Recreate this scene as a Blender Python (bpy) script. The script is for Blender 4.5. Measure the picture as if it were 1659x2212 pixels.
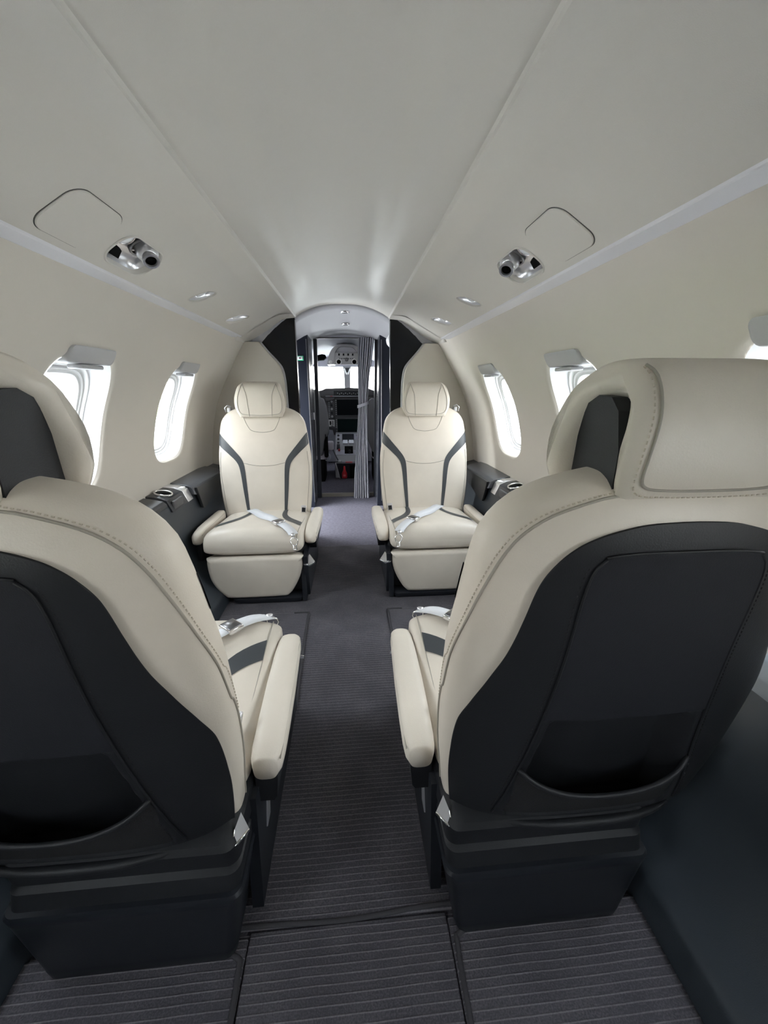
import bpy, bmesh, math, random
from mathutils import Vector, Matrix
from math import sin, cos, tan, pi, asin, atan, radians, copysign, sqrt
random.seed(4)
for o in list(bpy.data.objects): bpy.data.objects.remove(o)
SC = bpy.context.scene
COL = SC.collection

# ------------------------------------------------------------------ camera
F_PX = 840.0
TH = atan((1106 - 838) / F_PX)
PS = atan((829.5 - 755) * cos(TH) / F_PX)
cam_d = bpy.data.cameras.new('camera'); cam = bpy.data.objects.new('camera', cam_d); COL.objects.link(cam)
cam.location = (0.03, 0, 1.0)
fw = Vector((sin(PS)*cos(TH), cos(PS)*cos(TH), -sin(TH)))
rt = Vector((cos(PS), -sin(PS), 0)); up = rt.cross(fw)
cam.rotation_euler = Matrix((rt, up, -fw)).transposed().to_euler()
cam_d.sensor_fit = 'HORIZONTAL'; cam_d.sensor_width = 36; cam_d.lens = 36*F_PX/1659
cam_d.clip_start = 0.02; cam_d.clip_end = 900
SC.camera = cam

# ------------------------------------------------------------------ world, light, exposure
SC.view_settings.view_transform = 'Standard'; SC.view_settings.look = 'None'
SC.view_settings.gamma = 1; SC.view_settings.use_curve_mapping = False
SC.view_settings.exposure = 1.42
W = bpy.data.worlds.new('sky'); SC.world = W; W.use_nodes = True
nt = W.node_tree; nt.nodes.clear()
wo = nt.nodes.new('ShaderNodeOutputWorld'); bg = nt.nodes.new('ShaderNodeBackground')
tc = nt.nodes.new('ShaderNodeTexCoord'); sx = nt.nodes.new('ShaderNodeSeparateXYZ'); rp = nt.nodes.new('ShaderNodeValToRGB')
nt.links.new(tc.outputs['Generated'], sx.inputs[0]); nt.links.new(sx.outputs['Z'], rp.inputs[0])
rp.color_ramp.elements[0].position = 0.0; rp.color_ramp.elements[0].color = (1, 0.985, 0.95, 1)
rp.color_ramp.elements[1].position = 0.6; rp.color_ramp.elements[1].color = (0.86, 0.93, 1, 1)
nt.links.new(rp.outputs[0], bg.inputs[0]); bg.inputs[1].default_value = 7.5
nt.links.new(bg.outputs[0], wo.inputs[0])

def area(name, loc, rot, sx_, sy_, power, col=(1, 1, 1), portal=False):
    l = bpy.data.lights.new(name, 'AREA'); l.shape = 'RECTANGLE'; l.size = sx_; l.size_y = sy_
    l.energy = power; l.color = col
    if portal: l.cycles.is_portal = True
    o = bpy.data.objects.new(name, l); COL.objects.link(o); o.location = loc; o.rotation_euler = rot
    return o
WIN_Y = [-0.88, -0.16, 0.56, 1.28, 2.0]
for yc in WIN_Y:
    area('window_portal', (-1.0, yc, 0.86), (0, radians(-90), 0), 0.62, 0.5, 1, portal=True)
    area('window_portal', (1.0, yc, 0.86), (0, radians(90), 0), 0.62, 0.5, 1, portal=True)
area('windscreen_portal', (0, 5.55, 1.1), (radians(-90), 0, 0), 1.3, 0.6, 1, portal=True)

# added lamp and portal for an assumed, unseen open door left of the entrance
area('entrance_door_portal', (-0.97, 2.97, 0.80), (0, radians(-90), 0), 1.3, 0.56, 1, portal=True)
area('added_door_daylight', (-0.96, 2.97, 0.95), (0, radians(-90), 0), 1.2, 0.50, 7, (0.93, 0.96, 1.0))

# ------------------------------------------------------------------ materials
def mat(name, col, rough=0.5, metal=0.0, spec=0.5, noise=None, bump=None, coat=0.0, extra=None):
    m = bpy.data.materials.new(name); m.use_nodes = True
    t = m.node_tree; b = t.nodes['Principled BSDF']
    b.inputs['Base Color'].default_value = (*col, 1); b.inputs['Roughness'].default_value = rough
    b.inputs['Metallic'].default_value = metal; b.inputs['Specular IOR Level'].default_value = spec
    b.inputs['Coat Weight'].default_value = coat
    if noise or bump:
        tcn = t.nodes.new('ShaderNodeTexCoord')
    if noise:
        sc, amt = noise
        n = t.nodes.new('ShaderNodeTexNoise'); n.inputs['Scale'].default_value = sc; n.inputs['Detail'].default_value = 5
        r = t.nodes.new('ShaderNodeValToRGB')
        r.color_ramp.elements[0].position = 0.3; r.color_ramp.elements[1].position = 0.7
        r.color_ramp.elements[0].color = (*[c*(1-amt) for c in col], 1)
        r.color_ramp.elements[1].color = (*[min(1, c*(1+amt)) for c in col], 1)
        t.links.new(tcn.outputs['Object'], n.inputs['Vector']); t.links.new(n.outputs['Fac'], r.inputs[0])
        t.links.new(r.outputs[0], b.inputs['Base Color'])
    if bump:
        sc, st, kind = bump
        if kind == 'voronoi':
            n2 = t.nodes.new('ShaderNodeTexVoronoi'); out = n2.outputs['Distance']
        else:
            n2 = t.nodes.new('ShaderNodeTexNoise'); n2.inputs['Detail'].default_value = 6; out = n2.outputs['Fac']
        n2.inputs['Scale'].default_value = sc
        bp = t.nodes.new('ShaderNodeBump'); bp.inputs['Strength'].default_value = st; bp.inputs['Distance'].default_value = 0.001
        t.links.new(tcn.outputs['Object'], n2.inputs['Vector']); t.links.new(out, bp.inputs['Height'])
        t.links.new(bp.outputs[0], b.inputs['Normal'])
    return m

M = {}
M['leather'] = mat('cream_leather', (0.67, 0.61, 0.53), 0.42, spec=0.4, noise=(7, 0.05), bump=(420, 0.25, 'noise'))
M['leather_dk'] = mat('cream_leather_seam', (0.36, 0.33, 0.28), 0.6)
M['thread'] = mat('cream_thread', (0.55, 0.49, 0.40), 0.7)
M['thread_dk'] = mat('black_thread', (0.012, 0.012, 0.014), 0.7)
M['black'] = mat('black_soft_vinyl', (0.015, 0.016, 0.019), 0.50, spec=0.32, bump=(520, 0.3, 'noise'))
M['black_fab'] = mat('black_back_fabric', (0.013, 0.014, 0.019), 0.7, spec=0.3, bump=(900, 0.5, 'noise'))
M['mesh'] = mat('black_pocket_net', (0.010, 0.010, 0.012), 0.85, bump=(700, 0.9, 'voronoi'))
M['char'] = mat('charcoal_leather', (0.050, 0.056, 0.063), 0.45, bump=(420, 0.25, 'noise'))
M['base'] = mat('black_base_plastic', (0.013, 0.015, 0.020), 0.38, spec=0.45, bump=(700, 0.2, 'noise'))
M['wall'] = mat('cream_wall_lining', (0.63, 0.588, 0.525), 0.48, spec=0.35, noise=(3, 0.015), bump=(600, 0.15, 'noise'))
M['ceil'] = mat('pale_ceiling_lining', (0.635, 0.607, 0.56), 0.36, spec=0.5, noise=(2.5, 0.012), bump=(700, 0.18, 'noise'))
M['bulk'] = mat('cream_bulkhead_cover', (0.60, 0.56, 0.49), 0.55, bump=(500, 0.2, 'noise'))
M['white'] = mat('white_plastic', (0.80, 0.80, 0.80), 0.4)
M['reveal'] = mat('white_window_reveal', (0.82, 0.82, 0.84), 0.45, bump=(260, 0.25, 'noise'))
M['grey'] = mat('grey_plastic', (0.45, 0.45, 0.46), 0.35)
M['dkgrey'] = mat('dark_grey_plastic', (0.09, 0.09, 0.095), 0.5)
M['gap'] = mat('dark_joint', (0.10, 0.098, 0.09), 0.8)
M['silver'] = mat('satin_silver', (0.78, 0.78, 0.81), 0.28, metal=0.85)
M['strip'] = mat('silver_trim_strip', (0.80, 0.80, 0.84), 0.28, metal=0.25)
M['chrome'] = mat('polished_chrome', (0.85, 0.85, 0.86), 0.12, metal=1.0)
M['gunmetal'] = mat('gunmetal', (0.22, 0.22, 0.23), 0.3, metal=0.9)
M['lens'] = mat('frosted_lens', (0.85, 0.87, 0.9), 0.15)
M['void'] = mat('matt_black', (0.004, 0.004, 0.004), 0.9, spec=0.1)
M['gloss'] = mat('black_gloss_partition', (0.006, 0.007, 0.010), 0.22, spec=0.3)
M['navy'] = mat('dark_navy_cabinet', (0.008, 0.010, 0.018), 0.4, spec=0.3)
M['cabside'] = mat('dark_satin_cabinet_side', (0.05, 0.053, 0.065), 0.25, spec=0.6)
M['sidew'] = mat('blue_black_sidewall', (0.034, 0.042, 0.052), 0.36, spec=0.5, bump=(600, 0.25, 'noise'))
M['ledge'] = mat('dark_ledge_panel', (0.028, 0.030, 0.036), 0.28, spec=0.5, bump=(600, 0.12, 'noise'))
M['ledgeaft'] = mat('satin_grey_ledge', (0.16, 0.18, 0.21), 0.3, spec=0.6)
M['lid'] = mat('dark_grey_table_lid', (0.075, 0.078, 0.088), 0.3, spec=0.6, bump=(600, 0.12, 'noise'))
M['flap'] = mat('dark_table_flap', (0.020, 0.021, 0.024), 0.4)
M['belt'] = mat('white_belt_webbing', (0.70, 0.71, 0.74), 0.6, bump=(500, 0.5, 'noise'))
M['curtain'] = mat('grey_curtain_cloth', (0.34, 0.34, 0.38), 0.75, bump=(400, 0.3, 'noise'))
M['cockgrey'] = mat('cockpit_grey_plastic', (0.42, 0.42, 0.43), 0.5)
M['cocklight'] = mat('pale_cockpit_lining', (0.55, 0.55, 0.60), 0.55)
M['screen'] = mat('black_display_glass', (0.006, 0.008, 0.010), 0.5, spec=0.1)
M['screen2'] = mat('dark_green_display_glass', (0.006, 0.016, 0.016), 0.5, spec=0.1)
M['red'] = mat('red_paint', (0.62, 0.02, 0.03), 0.35)
M['pink'] = mat('red_label', (0.75, 0.16, 0.18), 0.4)
M['sheep'] = mat('grey_seat_cover', (0.16, 0.16, 0.165), 0.9)
M['sheepl'] = mat('pale_seat_cushion', (0.55, 0.52, 0.56), 0.9, bump=(60, 0.6, 'noise'))
M['farcarpet'] = mat('bluegrey_carpet', (0.115, 0.110, 0.135), 0.95, spec=0.1, noise=(60, 0.15), bump=(260, 0.8, 'noise'))
M['binding'] = mat('carpet_binding', (0.060, 0.058, 0.064), 0.95, spec=0.1, bump=(300, 0.8, 'noise'))
M['green'] = mat('green_sign_border', (0.05, 0.55, 0.28), 0.4)
M['sill'] = mat('brass_grey_sill', (0.30, 0.28, 0.24), 0.35, metal=0.6)
M['concrete'] = mat('apron_concrete', (0.62, 0.62, 0.60), 0.9, noise=(0.6, 0.06))
M['grass'] = mat('green_grass', (0.22, 0.36, 0.08), 0.95, noise=(1.2, 0.2))
M['building'] = mat('white_building', (0.75, 0.74, 0.72), 0.7)
M['bwin'] = mat('building_window_glass', (0.12, 0.14, 0.17), 0.2)
M['car'] = mat('pale_car_paint', (0.6, 0.62, 0.65), 0.3)

def glass():
    m = bpy.data.materials.new('clear_window_pane'); m.use_nodes = True; t = m.node_tree; t.nodes.clear()
    o = t.nodes.new('ShaderNodeOutputMaterial'); mx = t.nodes.new('ShaderNodeMixShader')
    a = t.nodes.new('ShaderNodeBsdfTransparent'); a.inputs[0].default_value = (0.97, 0.98, 0.98, 1)
    g = t.nodes.new('ShaderNodeBsdfGlossy'); g.inputs['Roughness'].default_value = 0.03
    mx.inputs[0].default_value = 0.05
    t.links.new(a.outputs[0], mx.inputs[1]); t.links.new(g.outputs[0], mx.inputs[2]); t.links.new(mx.outputs[0], o.inputs[0])
    return m
M['glass'] = glass()
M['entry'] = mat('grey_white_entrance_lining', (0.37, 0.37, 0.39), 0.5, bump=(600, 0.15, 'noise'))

def carpet():
    m = bpy.data.materials.new('ribbed_dark_carpet'); m.use_nodes = True; t = m.node_tree; b = t.nodes['Principled BSDF']
    L = t.links
    tcn = t.nodes.new('ShaderNodeTexCoord'); s = t.nodes.new('ShaderNodeSeparateXYZ'); L.new(tcn.outputs['Object'], s.inputs[0])
    # gentle waviness of the rows
    nz = t.nodes.new('ShaderNodeTexNoise'); nz.inputs['Scale'].default_value = 7; nz.inputs['Detail'].default_value = 3
    L.new(tcn.outputs['Object'], nz.inputs['Vector'])
    def ma(op, a, b_=None, c=None):
        n = t.nodes.new('ShaderNodeMath'); n.operation = op
        for i, v in enumerate((a, b_, c)):
            if v is None: continue
            if isinstance(v, (int, float)): n.inputs[i].default_value = v
            else: L.new(v, n.inputs[i])
        return n.outputs[0]
    y = ma('MULTIPLY_ADD', nz.outputs['Fac'], 0.003, s.outputs['Y'])
    fr = ma('FRACT', ma('DIVIDE', y, 0.0123))
    d = ma('ABSOLUTE', ma('SUBTRACT', fr, 0.5))       # 0 centre of groove line
    rib = ma('SUBTRACT', 1.0, ma('SMOOTH_MIN', ma('MULTIPLY', d, 7.0), 1.0, 0.2))
    fine = t.nodes.new('ShaderNodeTexNoise'); fine.inputs['Scale'].default_value = 330; fine.inputs['Detail'].default_value = 4
    L.new(tcn.outputs['Object'], fine.inputs['Vector'])
    mid = t.nodes.new('ShaderNodeTexNoise'); mid.inputs['Scale'].default_value = 9; mid.inputs['Detail'].default_value = 3
    L.new(tcn.outputs['Object'], mid.inputs['Vector'])
    r = t.nodes.new('ShaderNodeValToRGB'); e = r.color_ramp.elements
    e[0].position = 0.0; e[0].color = (0.066, 0.063, 0.074, 1); e[1].position = 1.0; e[1].color = (0.26, 0.245, 0.265, 1)
    v = ma('ADD', ma('MULTIPLY', rib, 0.55), ma('ADD', ma('MULTIPLY', ma('SUBTRACT', fine.outputs['Fac'], 0.5), 0.8), ma('MULTIPLY', ma('SUBTRACT', mid.outputs['Fac'], 0.35), 0.45)))
    L.new(v, r.inputs[0]); L.new(r.outputs[0], b.inputs['Base Color'])
    h = ma('ADD', ma('MULTIPLY', rib, 0.7), ma('MULTIPLY', fine.outputs['Fac'], 0.5))
    bp = t.nodes.new('ShaderNodeBump'); bp.inputs['Strength'].default_value = 0.9; bp.inputs['Distance'].default_value = 0.002
    L.new(h, bp.inputs['Height']); L.new(bp.outputs[0], b.inputs['Normal'])
    b.inputs['Roughness'].default_value = 0.95; b.inputs['Specular IOR Level'].default_value = 0.15
    return m
M['carpet'] = carpet()

# ------------------------------------------------------------------ helpers
def pchip(pts):
    xs = [p[0] for p in pts]; ys = [p[1] for p in pts]; n = len(xs)
    h = [xs[i+1]-xs[i] for i in range(n-1)]; dl = [(ys[i+1]-ys[i])/h[i] for i in range(n-1)]
    d = [0]*n; d[0] = dl[0]; d[-1] = dl[-1]
    for i in range(1, n-1):
        if dl[i-1]*dl[i] > 0:
            w1 = 2*h[i]+h[i-1]; w2 = h[i]+2*h[i-1]; d[i] = (w1+w2)/(w1/dl[i-1]+w2/dl[i])
    def f(x):
        if x <= xs[0]: return ys[0]
        if x >= xs[-1]: return ys[-1]
        i = 0
        while x > xs[i+1]: i += 1
        t = (x-xs[i])/h[i]
        return ((1+2*t)*(1-t)**2*ys[i] + t*(1-t)**2*h[i]*d[i] + t*t*(3-2*t)*ys[i+1] + t*t*(t-1)*h[i]*d[i+1])
    return f
def sstep(a, b, x):
    t = max(0, min(1, (x-a)/(b-a))); return t*t*(3-2*t)
def empty(name, loc=(0, 0, 0), rz=0):
    o = bpy.data.objects.new(name, None); o.empty_display_size = 0.1; COL.objects.link(o)
    o.location = loc; o.rotation_euler = (0, 0, rz); return o
def tag(o, label=None, cat=None, group=None, kind=None):
    if label: o['label'] = label
    if cat: o['category'] = cat
    if group: o['group'] = group
    if kind: o['kind'] = kind
    return o
def meshobj(name, V, Fc, m, parent=None, smooth=True, mats=None, fix=True):
    me = bpy.data.meshes.new(name); me.from_pydata([tuple(v) for v in V], [], Fc); me.update()
    if fix:
        bm = bmesh.new(); bm.from_mesh(me)
        bmesh.ops.remove_doubles(bm, verts=bm.verts, dist=1e-5)
        bmesh.ops.recalc_face_normals(bm, faces=bm.faces); bm.to_mesh(me); bm.free()
    me.materials.append(M[m])
    for x in (mats or []): me.materials.append(M[x])
    if smooth:
        me.polygons.foreach_set('use_smooth', [True]*len(me.polygons))
    o = bpy.data.objects.new(name, me); COL.objects.link(o)
    if parent: o.parent = parent
    return o
class MB:
    """collects shapes into one mesh"""
    def __init__(s): s.V = []; s.F = []
    def add(s, V, F):
        k = len(s.V); s.V += [Vector(v) for v in V]; s.F += [[i+k for i in f] for f in F]; return s
    def grid(s, rows, closeu=False, closev=False):
        n = len(rows[0]); V = [p for r in rows for p in r]; F = []
        R = len(rows)
        for i in range(R if closev else R-1):
            for j in range(n if closeu else n-1):
                a = i*n+j; b = i*n+(j+1) % n; c = ((i+1) % R)*n+(j+1) % n; d = ((i+1) % R)*n+j
                F.append([a, b, c, d])
        return s.add(V, F)
    def loft(s, loops, cap0=True, cap1=True):
        n = len(loops[0]); s.grid(loops, closeu=True); k = len(s.V)-n*len(loops)
        if cap0: s.F.append([k+i for i in range(n)][::-1])
        if cap1: s.F.append([k+n*(len(loops)-1)+i for i in range(n)])
        return s
    def box(s, x0, x1, y0, y1, z0, z1, bev=0.0, seg=2, mtx=None):
        bm = bmesh.new(); bmesh.ops.create_cube(bm, size=1)
        for v in bm.verts:
            v.co = Vector((x0+(v.co.x+.5)*(x1-x0), y0+(v.co.y+.5)*(y1-y0), z0+(v.co.z+.5)*(z1-z0)))
        if bev > 0: bmesh.ops.bevel(bm, geom=bm.edges[:], offset=bev, segments=seg, affect='EDGES', profile=0.5)
        if mtx: bmesh.ops.transform(bm, matrix=mtx, verts=bm.verts)
        bm.verts.index_update(); s.add([v.co.copy() for v in bm.verts], [[v.index for v in f.verts] for f in bm.faces]); bm.free(); return s
    def tube(s, pts, r, seg=8, closed=False, caps=True, flat=1.0, upv=None):
        P = [Vector(p) for p in pts]; n = len(P); loops = []
        prev = None
        for i in range(n):
            if closed: t = P[(i+1) % n]-P[i-1]
            else: t = P[min(i+1, n-1)]-P[max(i-1, 0)]
            t.normalize()
            if prev is None:
                u = Vector(upv) if upv else (Vector((0, 0, 1)) if abs(t.z) < .9 else Vector((1, 0, 0)))
            else: u = prev
            u = (u - t*u.dot(t)).normalized(); prev = u; w = t.cross(u)
            rr = r[i] if isinstance(r, (list, tuple)) else r
            loops.append([P[i]+(u*cos(2*pi*k/seg)*flat+w*sin(2*pi*k/seg))*rr for k in range(seg)])
        if closed: s.grid(loops, closeu=True, closev=True)
        else: s.loft(loops, caps, caps)
        return s
    def lathe(s, prof, origin=(0, 0, 0), axis=(0, 0, 1), seg=24, cap0=True, cap1=True):
        a = Vector(axis).normalized(); u = a.orthogonal().normalized(); w = a.cross(u); o = Vector(origin)
        s.loft([[o+a*h+(u*cos(2*pi*k/seg)+w*sin(2*pi*k/seg))*max(r, 1e-5) for k in range(seg)] for r, h in prof], cap0, cap1)
        return s
    def prism(s, poly, axis, a0, a1, bev=0.0, seg=2):
        """polygon (2D list) extruded along axis 'x','y','z'"""
        def mk(p, a):
            return {'x': (a, p[0], p[1]), 'y': (p[0], a, p[1]), 'z': (p[0], p[1], a)}[axis]
        bm = bmesh.new(); A = [bm.verts.new(mk(p, a0)) for p in poly]; B = [bm.verts.new(mk(p, a1)) for p in poly]
        n = len(poly); bm.faces.new(A[::-1]); bm.faces.new(B)
        for i in range(n): bm.faces.new([A[i], A[(i+1) % n], B[(i+1) % n], B[i]])
        bmesh.ops.recalc_face_normals(bm, faces=bm.faces)
        if bev > 0: bmesh.ops.bevel(bm, geom=bm.edges[:], offset=bev, segments=seg, affect='EDGES', profile=0.5)
        bm.verts.index_update(); s.add([v.co.copy() for v in bm.verts], [[v.index for v in f.verts] for f in bm.faces]); bm.free(); return s
    def build(s, name, m, parent=None, smooth=True, mirror=1, angle=None):
        V = [Vector((v[0]*mirror, v[1], v[2])) for v in s.V]
        o = meshobj(name, V, s.F, m, parent, smooth)
        if angle:
            me = o.data; bm = bmesh.new(); bm.from_mesh(me)
            for e in bm.edges:
                if len(e.link_faces) == 2 and e.calc_face_angle(0) > radians(angle): e.smooth = False
            bm.to_mesh(me); bm.free()
        return o
def rrect(hx, hy, r, seg=6):
    pts = []
    for cx, cy, a0 in ((hx-r, hy-r, 0), (-hx+r, hy-r, 90), (-hx+r, -hy+r, 180), (hx-r, -hy+r, 270)):
        for k in range(seg+1):
            a = radians(a0+90*k/seg); pts.append((cx+r*cos(a), cy+r*sin(a)))
    return pts
def sup(w, d, n, N=40):
    out = []
    for k in range(N):
        a = 2*pi*k/N; out.append((w*copysign(abs(cos(a))**(2/n), cos(a)), d*copysign(abs(sin(a))**(2/n), sin(a))))
    return out
def inner(path, n=6):
    f = []
    return path
def smoothline(pts, n=8):
    P = [Vector(p) for p in pts]; out = []
    for i in range(len(P)-1):
        p0 = P[max(i-1, 0)]; p1 = P[i]; p2 = P[i+1]; p3 = P[min(i+2, len(P)-1)]
        for k in range(n):
            t = k/n
            out.append(0.5*((2*p1)+(p2-p0)*t+(2*p0-5*p1+4*p2-p3)*t*t+(3*p1-p0-3*p2+p3)*t**3))
    out.append(P[-1]); return out

# ================================================================== CABIN SHELL
wallx = pchip([(0.3, .886), (.53, .880), (.73, .853), (.90, .808), (1.02, .752), (1.13, .688), (1.21, .640), (1.27, .600)])
Z0W, Z1W = 0.50, 1.268
WZC, WHH, WHW = 0.878, 0.214, 0.162
P_END = 2.60
def window_radius(phi, hw, hh, n=3.6):
    c, s_ = abs(cos(phi)), abs(sin(phi))
    return ((c/hw)**n+(s_/hh)**n)**(-1/n)
def perim(yc, half=0.36):
    pts = []
    zs = [Z0W+(Z1W-Z0W)*k/20 for k in range(21)]; ys = [yc-half+2*half*k/20 for k in range(21)]
    for z in zs[:-1]: pts.append((yc+half, z))
    for y in ys[::-1][:-1]: pts.append((y, Z1W))
    for z in zs[::-1][:-1]: pts.append((yc-half, z))
    for y in ys[:-1]: pts.append((y, Z0W))
    return pts
def build_wall(side, name, label):
    mb = MB()
    for yc in WIN_Y:
        out = perim(yc)
        rings = []
        for f in (0, .012, .03, .06, .12, .25, .42, .6, .8, 1.0):
            ring = []
            for (y, z) in out:
                phi = math.atan2(z-WZC, y-yc); r0 = window_radius(phi, WHW, WHH); r1 = math.hypot(y-yc, z-WZC)
                r = r0+(r1-r0)*f; yy = yc+r*cos(phi); zz = WZC+r*sin(phi)
                flare = 0.010*(1-sstep(0, .05, f))
                ring.append((side*(wallx(zz)+flare), yy, zz))
            rings.append(ring)
        mb.grid(rings, closeu=True)
    zs = [Z0W+(Z1W-Z0W)*k/20 for k in range(21)]
    ys = [2.36, 2.42, 2.48, 2.52, 2.56, P_END]
    mb.grid([[(side*(wallx(z)-0.022*sstep(2.36, 2.50, y)), y, z) for z in zs] for y in ys])
    mb.grid([[(side*wallx(z), y, z) for z in zs] for y in (-2.0, -1.24)])
    o = mb.build(name, 'wall'); tag(o, label, kind='structure'); return o
build_wall(-1, 'wall_left', 'cream curved cabin side wall on the left, with oval windows')
build_wall(1, 'wall_right', 'cream curved cabin side wall on the right, with oval windows')

def window(side, yc, idx, label):
    root = empty('window_%d' % idx, (0, 0, 0)); tag(root, label, kind='structure')
    N = 72
    def loop(scale, dx, dz=0):
        out = []
        for k in range(N):
            phi = 2*pi*k/N; r = window_radius(phi, WHW*scale, WHH*scale)
            y = yc+r*cos(phi); z = WZC+dz+r*sin(phi)
            zz = WZC+dz+(z-WZC-dz)
            out.append((side*(wallx(zz)+dx), y, zz))
        return out
    mb = MB(); mb.grid([loop(1.0, .008), loop(.985, .016), loop(.965, .03), loop(.93, .052), loop(.90, .062)], closeu=True)
    mb.build('reveal', 'reveal', root)
    mb = MB(); mb.grid([loop(.90, .062), loop(.885, .060), loop(.875, .064), loop(.86, .078), loop(.845, .078), loop(.835, .071), loop(.82, .071), loop(.81, .078), loop(.79, .080), loop(.78, .075), loop(.765, .077), loop(.755, .092), loop(.75, .105)], closeu=True)
    mb.build('window_frame', 'white', root)
    mb = MB(); mb.grid([loop(.9, .066), loop(.868, .0635)], closeu=True); 
    L = loop(.76, .094); mb = MB(); mb.loft([L, [(p[0]+side*.004, p[1], p[2]) for p in L]])
    mb.build('pane', 'glass', root, smooth=False)
    # shade header cap at the top of the opening
    mb = MB(); rows = []
    for (dx, sc) in ((.05, 1.0), (-.002, 1.0), (-.008, .97), (-.010, .90)):
        r = []
        for (a, b) in rrect(.106*sc, .022*(1 if sc > .95 else sc), .016*sc, 5):
            z = 1.088+b; r.append((side*(wallx(z)+dx), yc+a, z))
        rows.append(r)
    mb.loft(rows, True, True); mb.build('shade_header', 'grey', root, angle=50)
    mb = MB(); mb.box(side*(wallx(1.05)+.0)-.022, side*(wallx(1.05)+.0)+.022, yc-.05, yc+.05, 1.052, 1.064, .004); mb.build('shade_pull', 'grey', root)
    return root
idx = 1
names = {0.56: 'nearest', 1.28: 'middle', 2.0: 'farthest'}
for side, sn in ((-1, 'left'), (1, 'right')):
    for yc in WIN_Y:
        tx = names.get(yc, None)
        if tx: lab = 'bright oval cabin window in the %s wall, %s of its row' % (sn, tx)
        else: lab = 'oval cabin window in the %s wall behind the camera' % sn
        window(side, yc, idx, lab); idx += 1

# ---- ceiling: solid slab with the vault and both sloping shoulders
half = [(0, 1.477), (.04, 1.4768), (.08, 1.475), (.11, 1.471), (.135, 1.4665), (.160, 1.4600), (.185, 1.452), (.214, 1.4405), (.245, 1.427), (.270, 1.4115), (.275, 1.409), (.278, 1.403), (.282, 1.4005),
        (.33, 1.3985), (.358, 1.396), (.372, 1.391), (.40, 1.375), (.45, 1.3475), (.50, 1.320), (.55, 1.2925), (.572, 1.281), (.578, 1.284)]
def ceil_z(x):
    x = abs(x)
    for i in range(len(half)-1):
        if half[i][0] <= x <= half[i+1][0]:
            t = (x-half[i][0])/(half[i+1][0]-half[i][0]); return half[i][1]+(half[i+1][1]-half[i][1])*t
    return 1.28
prof = [(-x, z) for x, z in half[::-1]] + half[1:]
outer = [(.60, 1.36), (.45, 1.46), (.28, 1.52), (0, 1.54), (-.28, 1.52), (-.45, 1.46), (-.60, 1.36)]
poly = prof + outer
# along the cabin the vault sits in a hollow cove; it blends to a plain arc at the front end
cove = {.11: (.106, 1.473), .135: (.124, 1.4688), .160: (.141, 1.4620), .185: (.158, 1.4505), .214: (.180, 1.4330), .245: (.222, 1.4195)}
def section(y):
    k = sstep(1.9, 2.45, y); out = []
    for x, z in poly:
        c = cove.get(abs(x)) if z < 1.48 else None
        if c: x, z = copysign(c[0]+(abs(x)-c[0])*k, x), c[1]+(z-c[1])*k
        out.append((x, z))
    return out
bm = bmesh.new(); n = len(poly); secs = []
for y in (-2.0, 1.9, 2.0, 2.1, 2.2, 2.3, 2.38, 2.45, P_END): secs.append([bm.verts.new((x, y, z)) for x, z in section(y)])
bm.faces.new(secs[0][::-1]); bm.faces.new(secs[-1])
for A, B in zip(secs, secs[1:]):
    for i in range(n): bm.faces.new([A[i], A[(i+1) % n], B[(i+1) % n], B[i]])
bmesh.ops.recalc_face_normals(bm, faces=bm.faces)
me = bpy.data.meshes.new('ceiling'); bm.to_mesh(me); bm.free()
ceiling = bpy.data.objects.new('ceiling', me); COL.objects.link(ceiling); me.materials.append(M['ceil'])
# shoulder frame: local axes on the sloping shoulder (s along slope, y, n out into the room)
SL = math.atan2(1.375-1.2925, .55-.40)
def shoulder(side, x, y, ds=0, dn=0):
    """point on the shoulder; dn > 0 points into the cabin"""
    z = 1.320-(x-.50)*tan(SL)
    return Vector((side*(x+ds*cos(SL)-dn*sin(SL)), y, z-ds*sin(SL)-dn*cos(SL)))
def shoulder_loop(side, x, y, pts, dn):
    return [shoulder(side, x, y+a, ds=b, dn=dn) for a, b in pts]
vent_outline = rrect(.092, .050, .040, 6)
vent_outline = [(a+b*0.12, b) for a, b in vent_outline]
def eye_pts(L, w, ang):
    out = []
    for k in range(32):
        t = 2*pi*k/32; a = L*cos(t); b = w*sin(t)*(1-.25*abs(cos(t)))
        out.append((a*cos(ang)-b*sin(ang), a*sin(ang)+b*cos(ang)))
    return out
EYES = [(1.655, eye_pts(.064, .033, radians(-38))), (2.13, eye_pts(.090, .036, radians(-26)))]
cut = MB()
for side in (-1, 1):
    cut.loft([shoulder_loop(side, .505, 1.19, [(a*.97, b*.97) for a, b in vent_outline], .03), shoulder_loop(side, .505, 1.19, [(a*.97, b*.97) for a, b in vent_outline], -.045)])
    for yy, eye_outline in EYES:
        cut.loft([shoulder_loop(side, .50, yy, [(a*.97, b*.97) for a, b in eye_outline], .03), shoulder_loop(side, .50, yy, [(a*.97, b*.97) for a, b in eye_outline], -.035)])
cutter = cut.build('cutter', 'void', smooth=False)
md = ceiling.modifiers.new('b', 'BOOLEAN'); md.operation = 'DIFFERENCE'; md.object = cutter; md.solver = 'EXACT'
dg = bpy.context.evaluated_depsgraph_get(); nm = bpy.data.meshes.new_from_object(ceiling.evaluated_get(dg))
ceiling.modifiers.clear(); ceiling.data = nm; nm.materials.clear(); nm.materials.append(M['ceil'])
bpy.data.objects.remove(cutter)
bm = bmesh.new(); bm.from_mesh(nm)
for f in bm.faces: f.smooth = True
for e in bm.edges:
    if len(e.link_faces) == 2 and e.calc_face_angle(0) > radians(24): e.smooth = False
bm.to_mesh(nm); bm.free()
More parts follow.
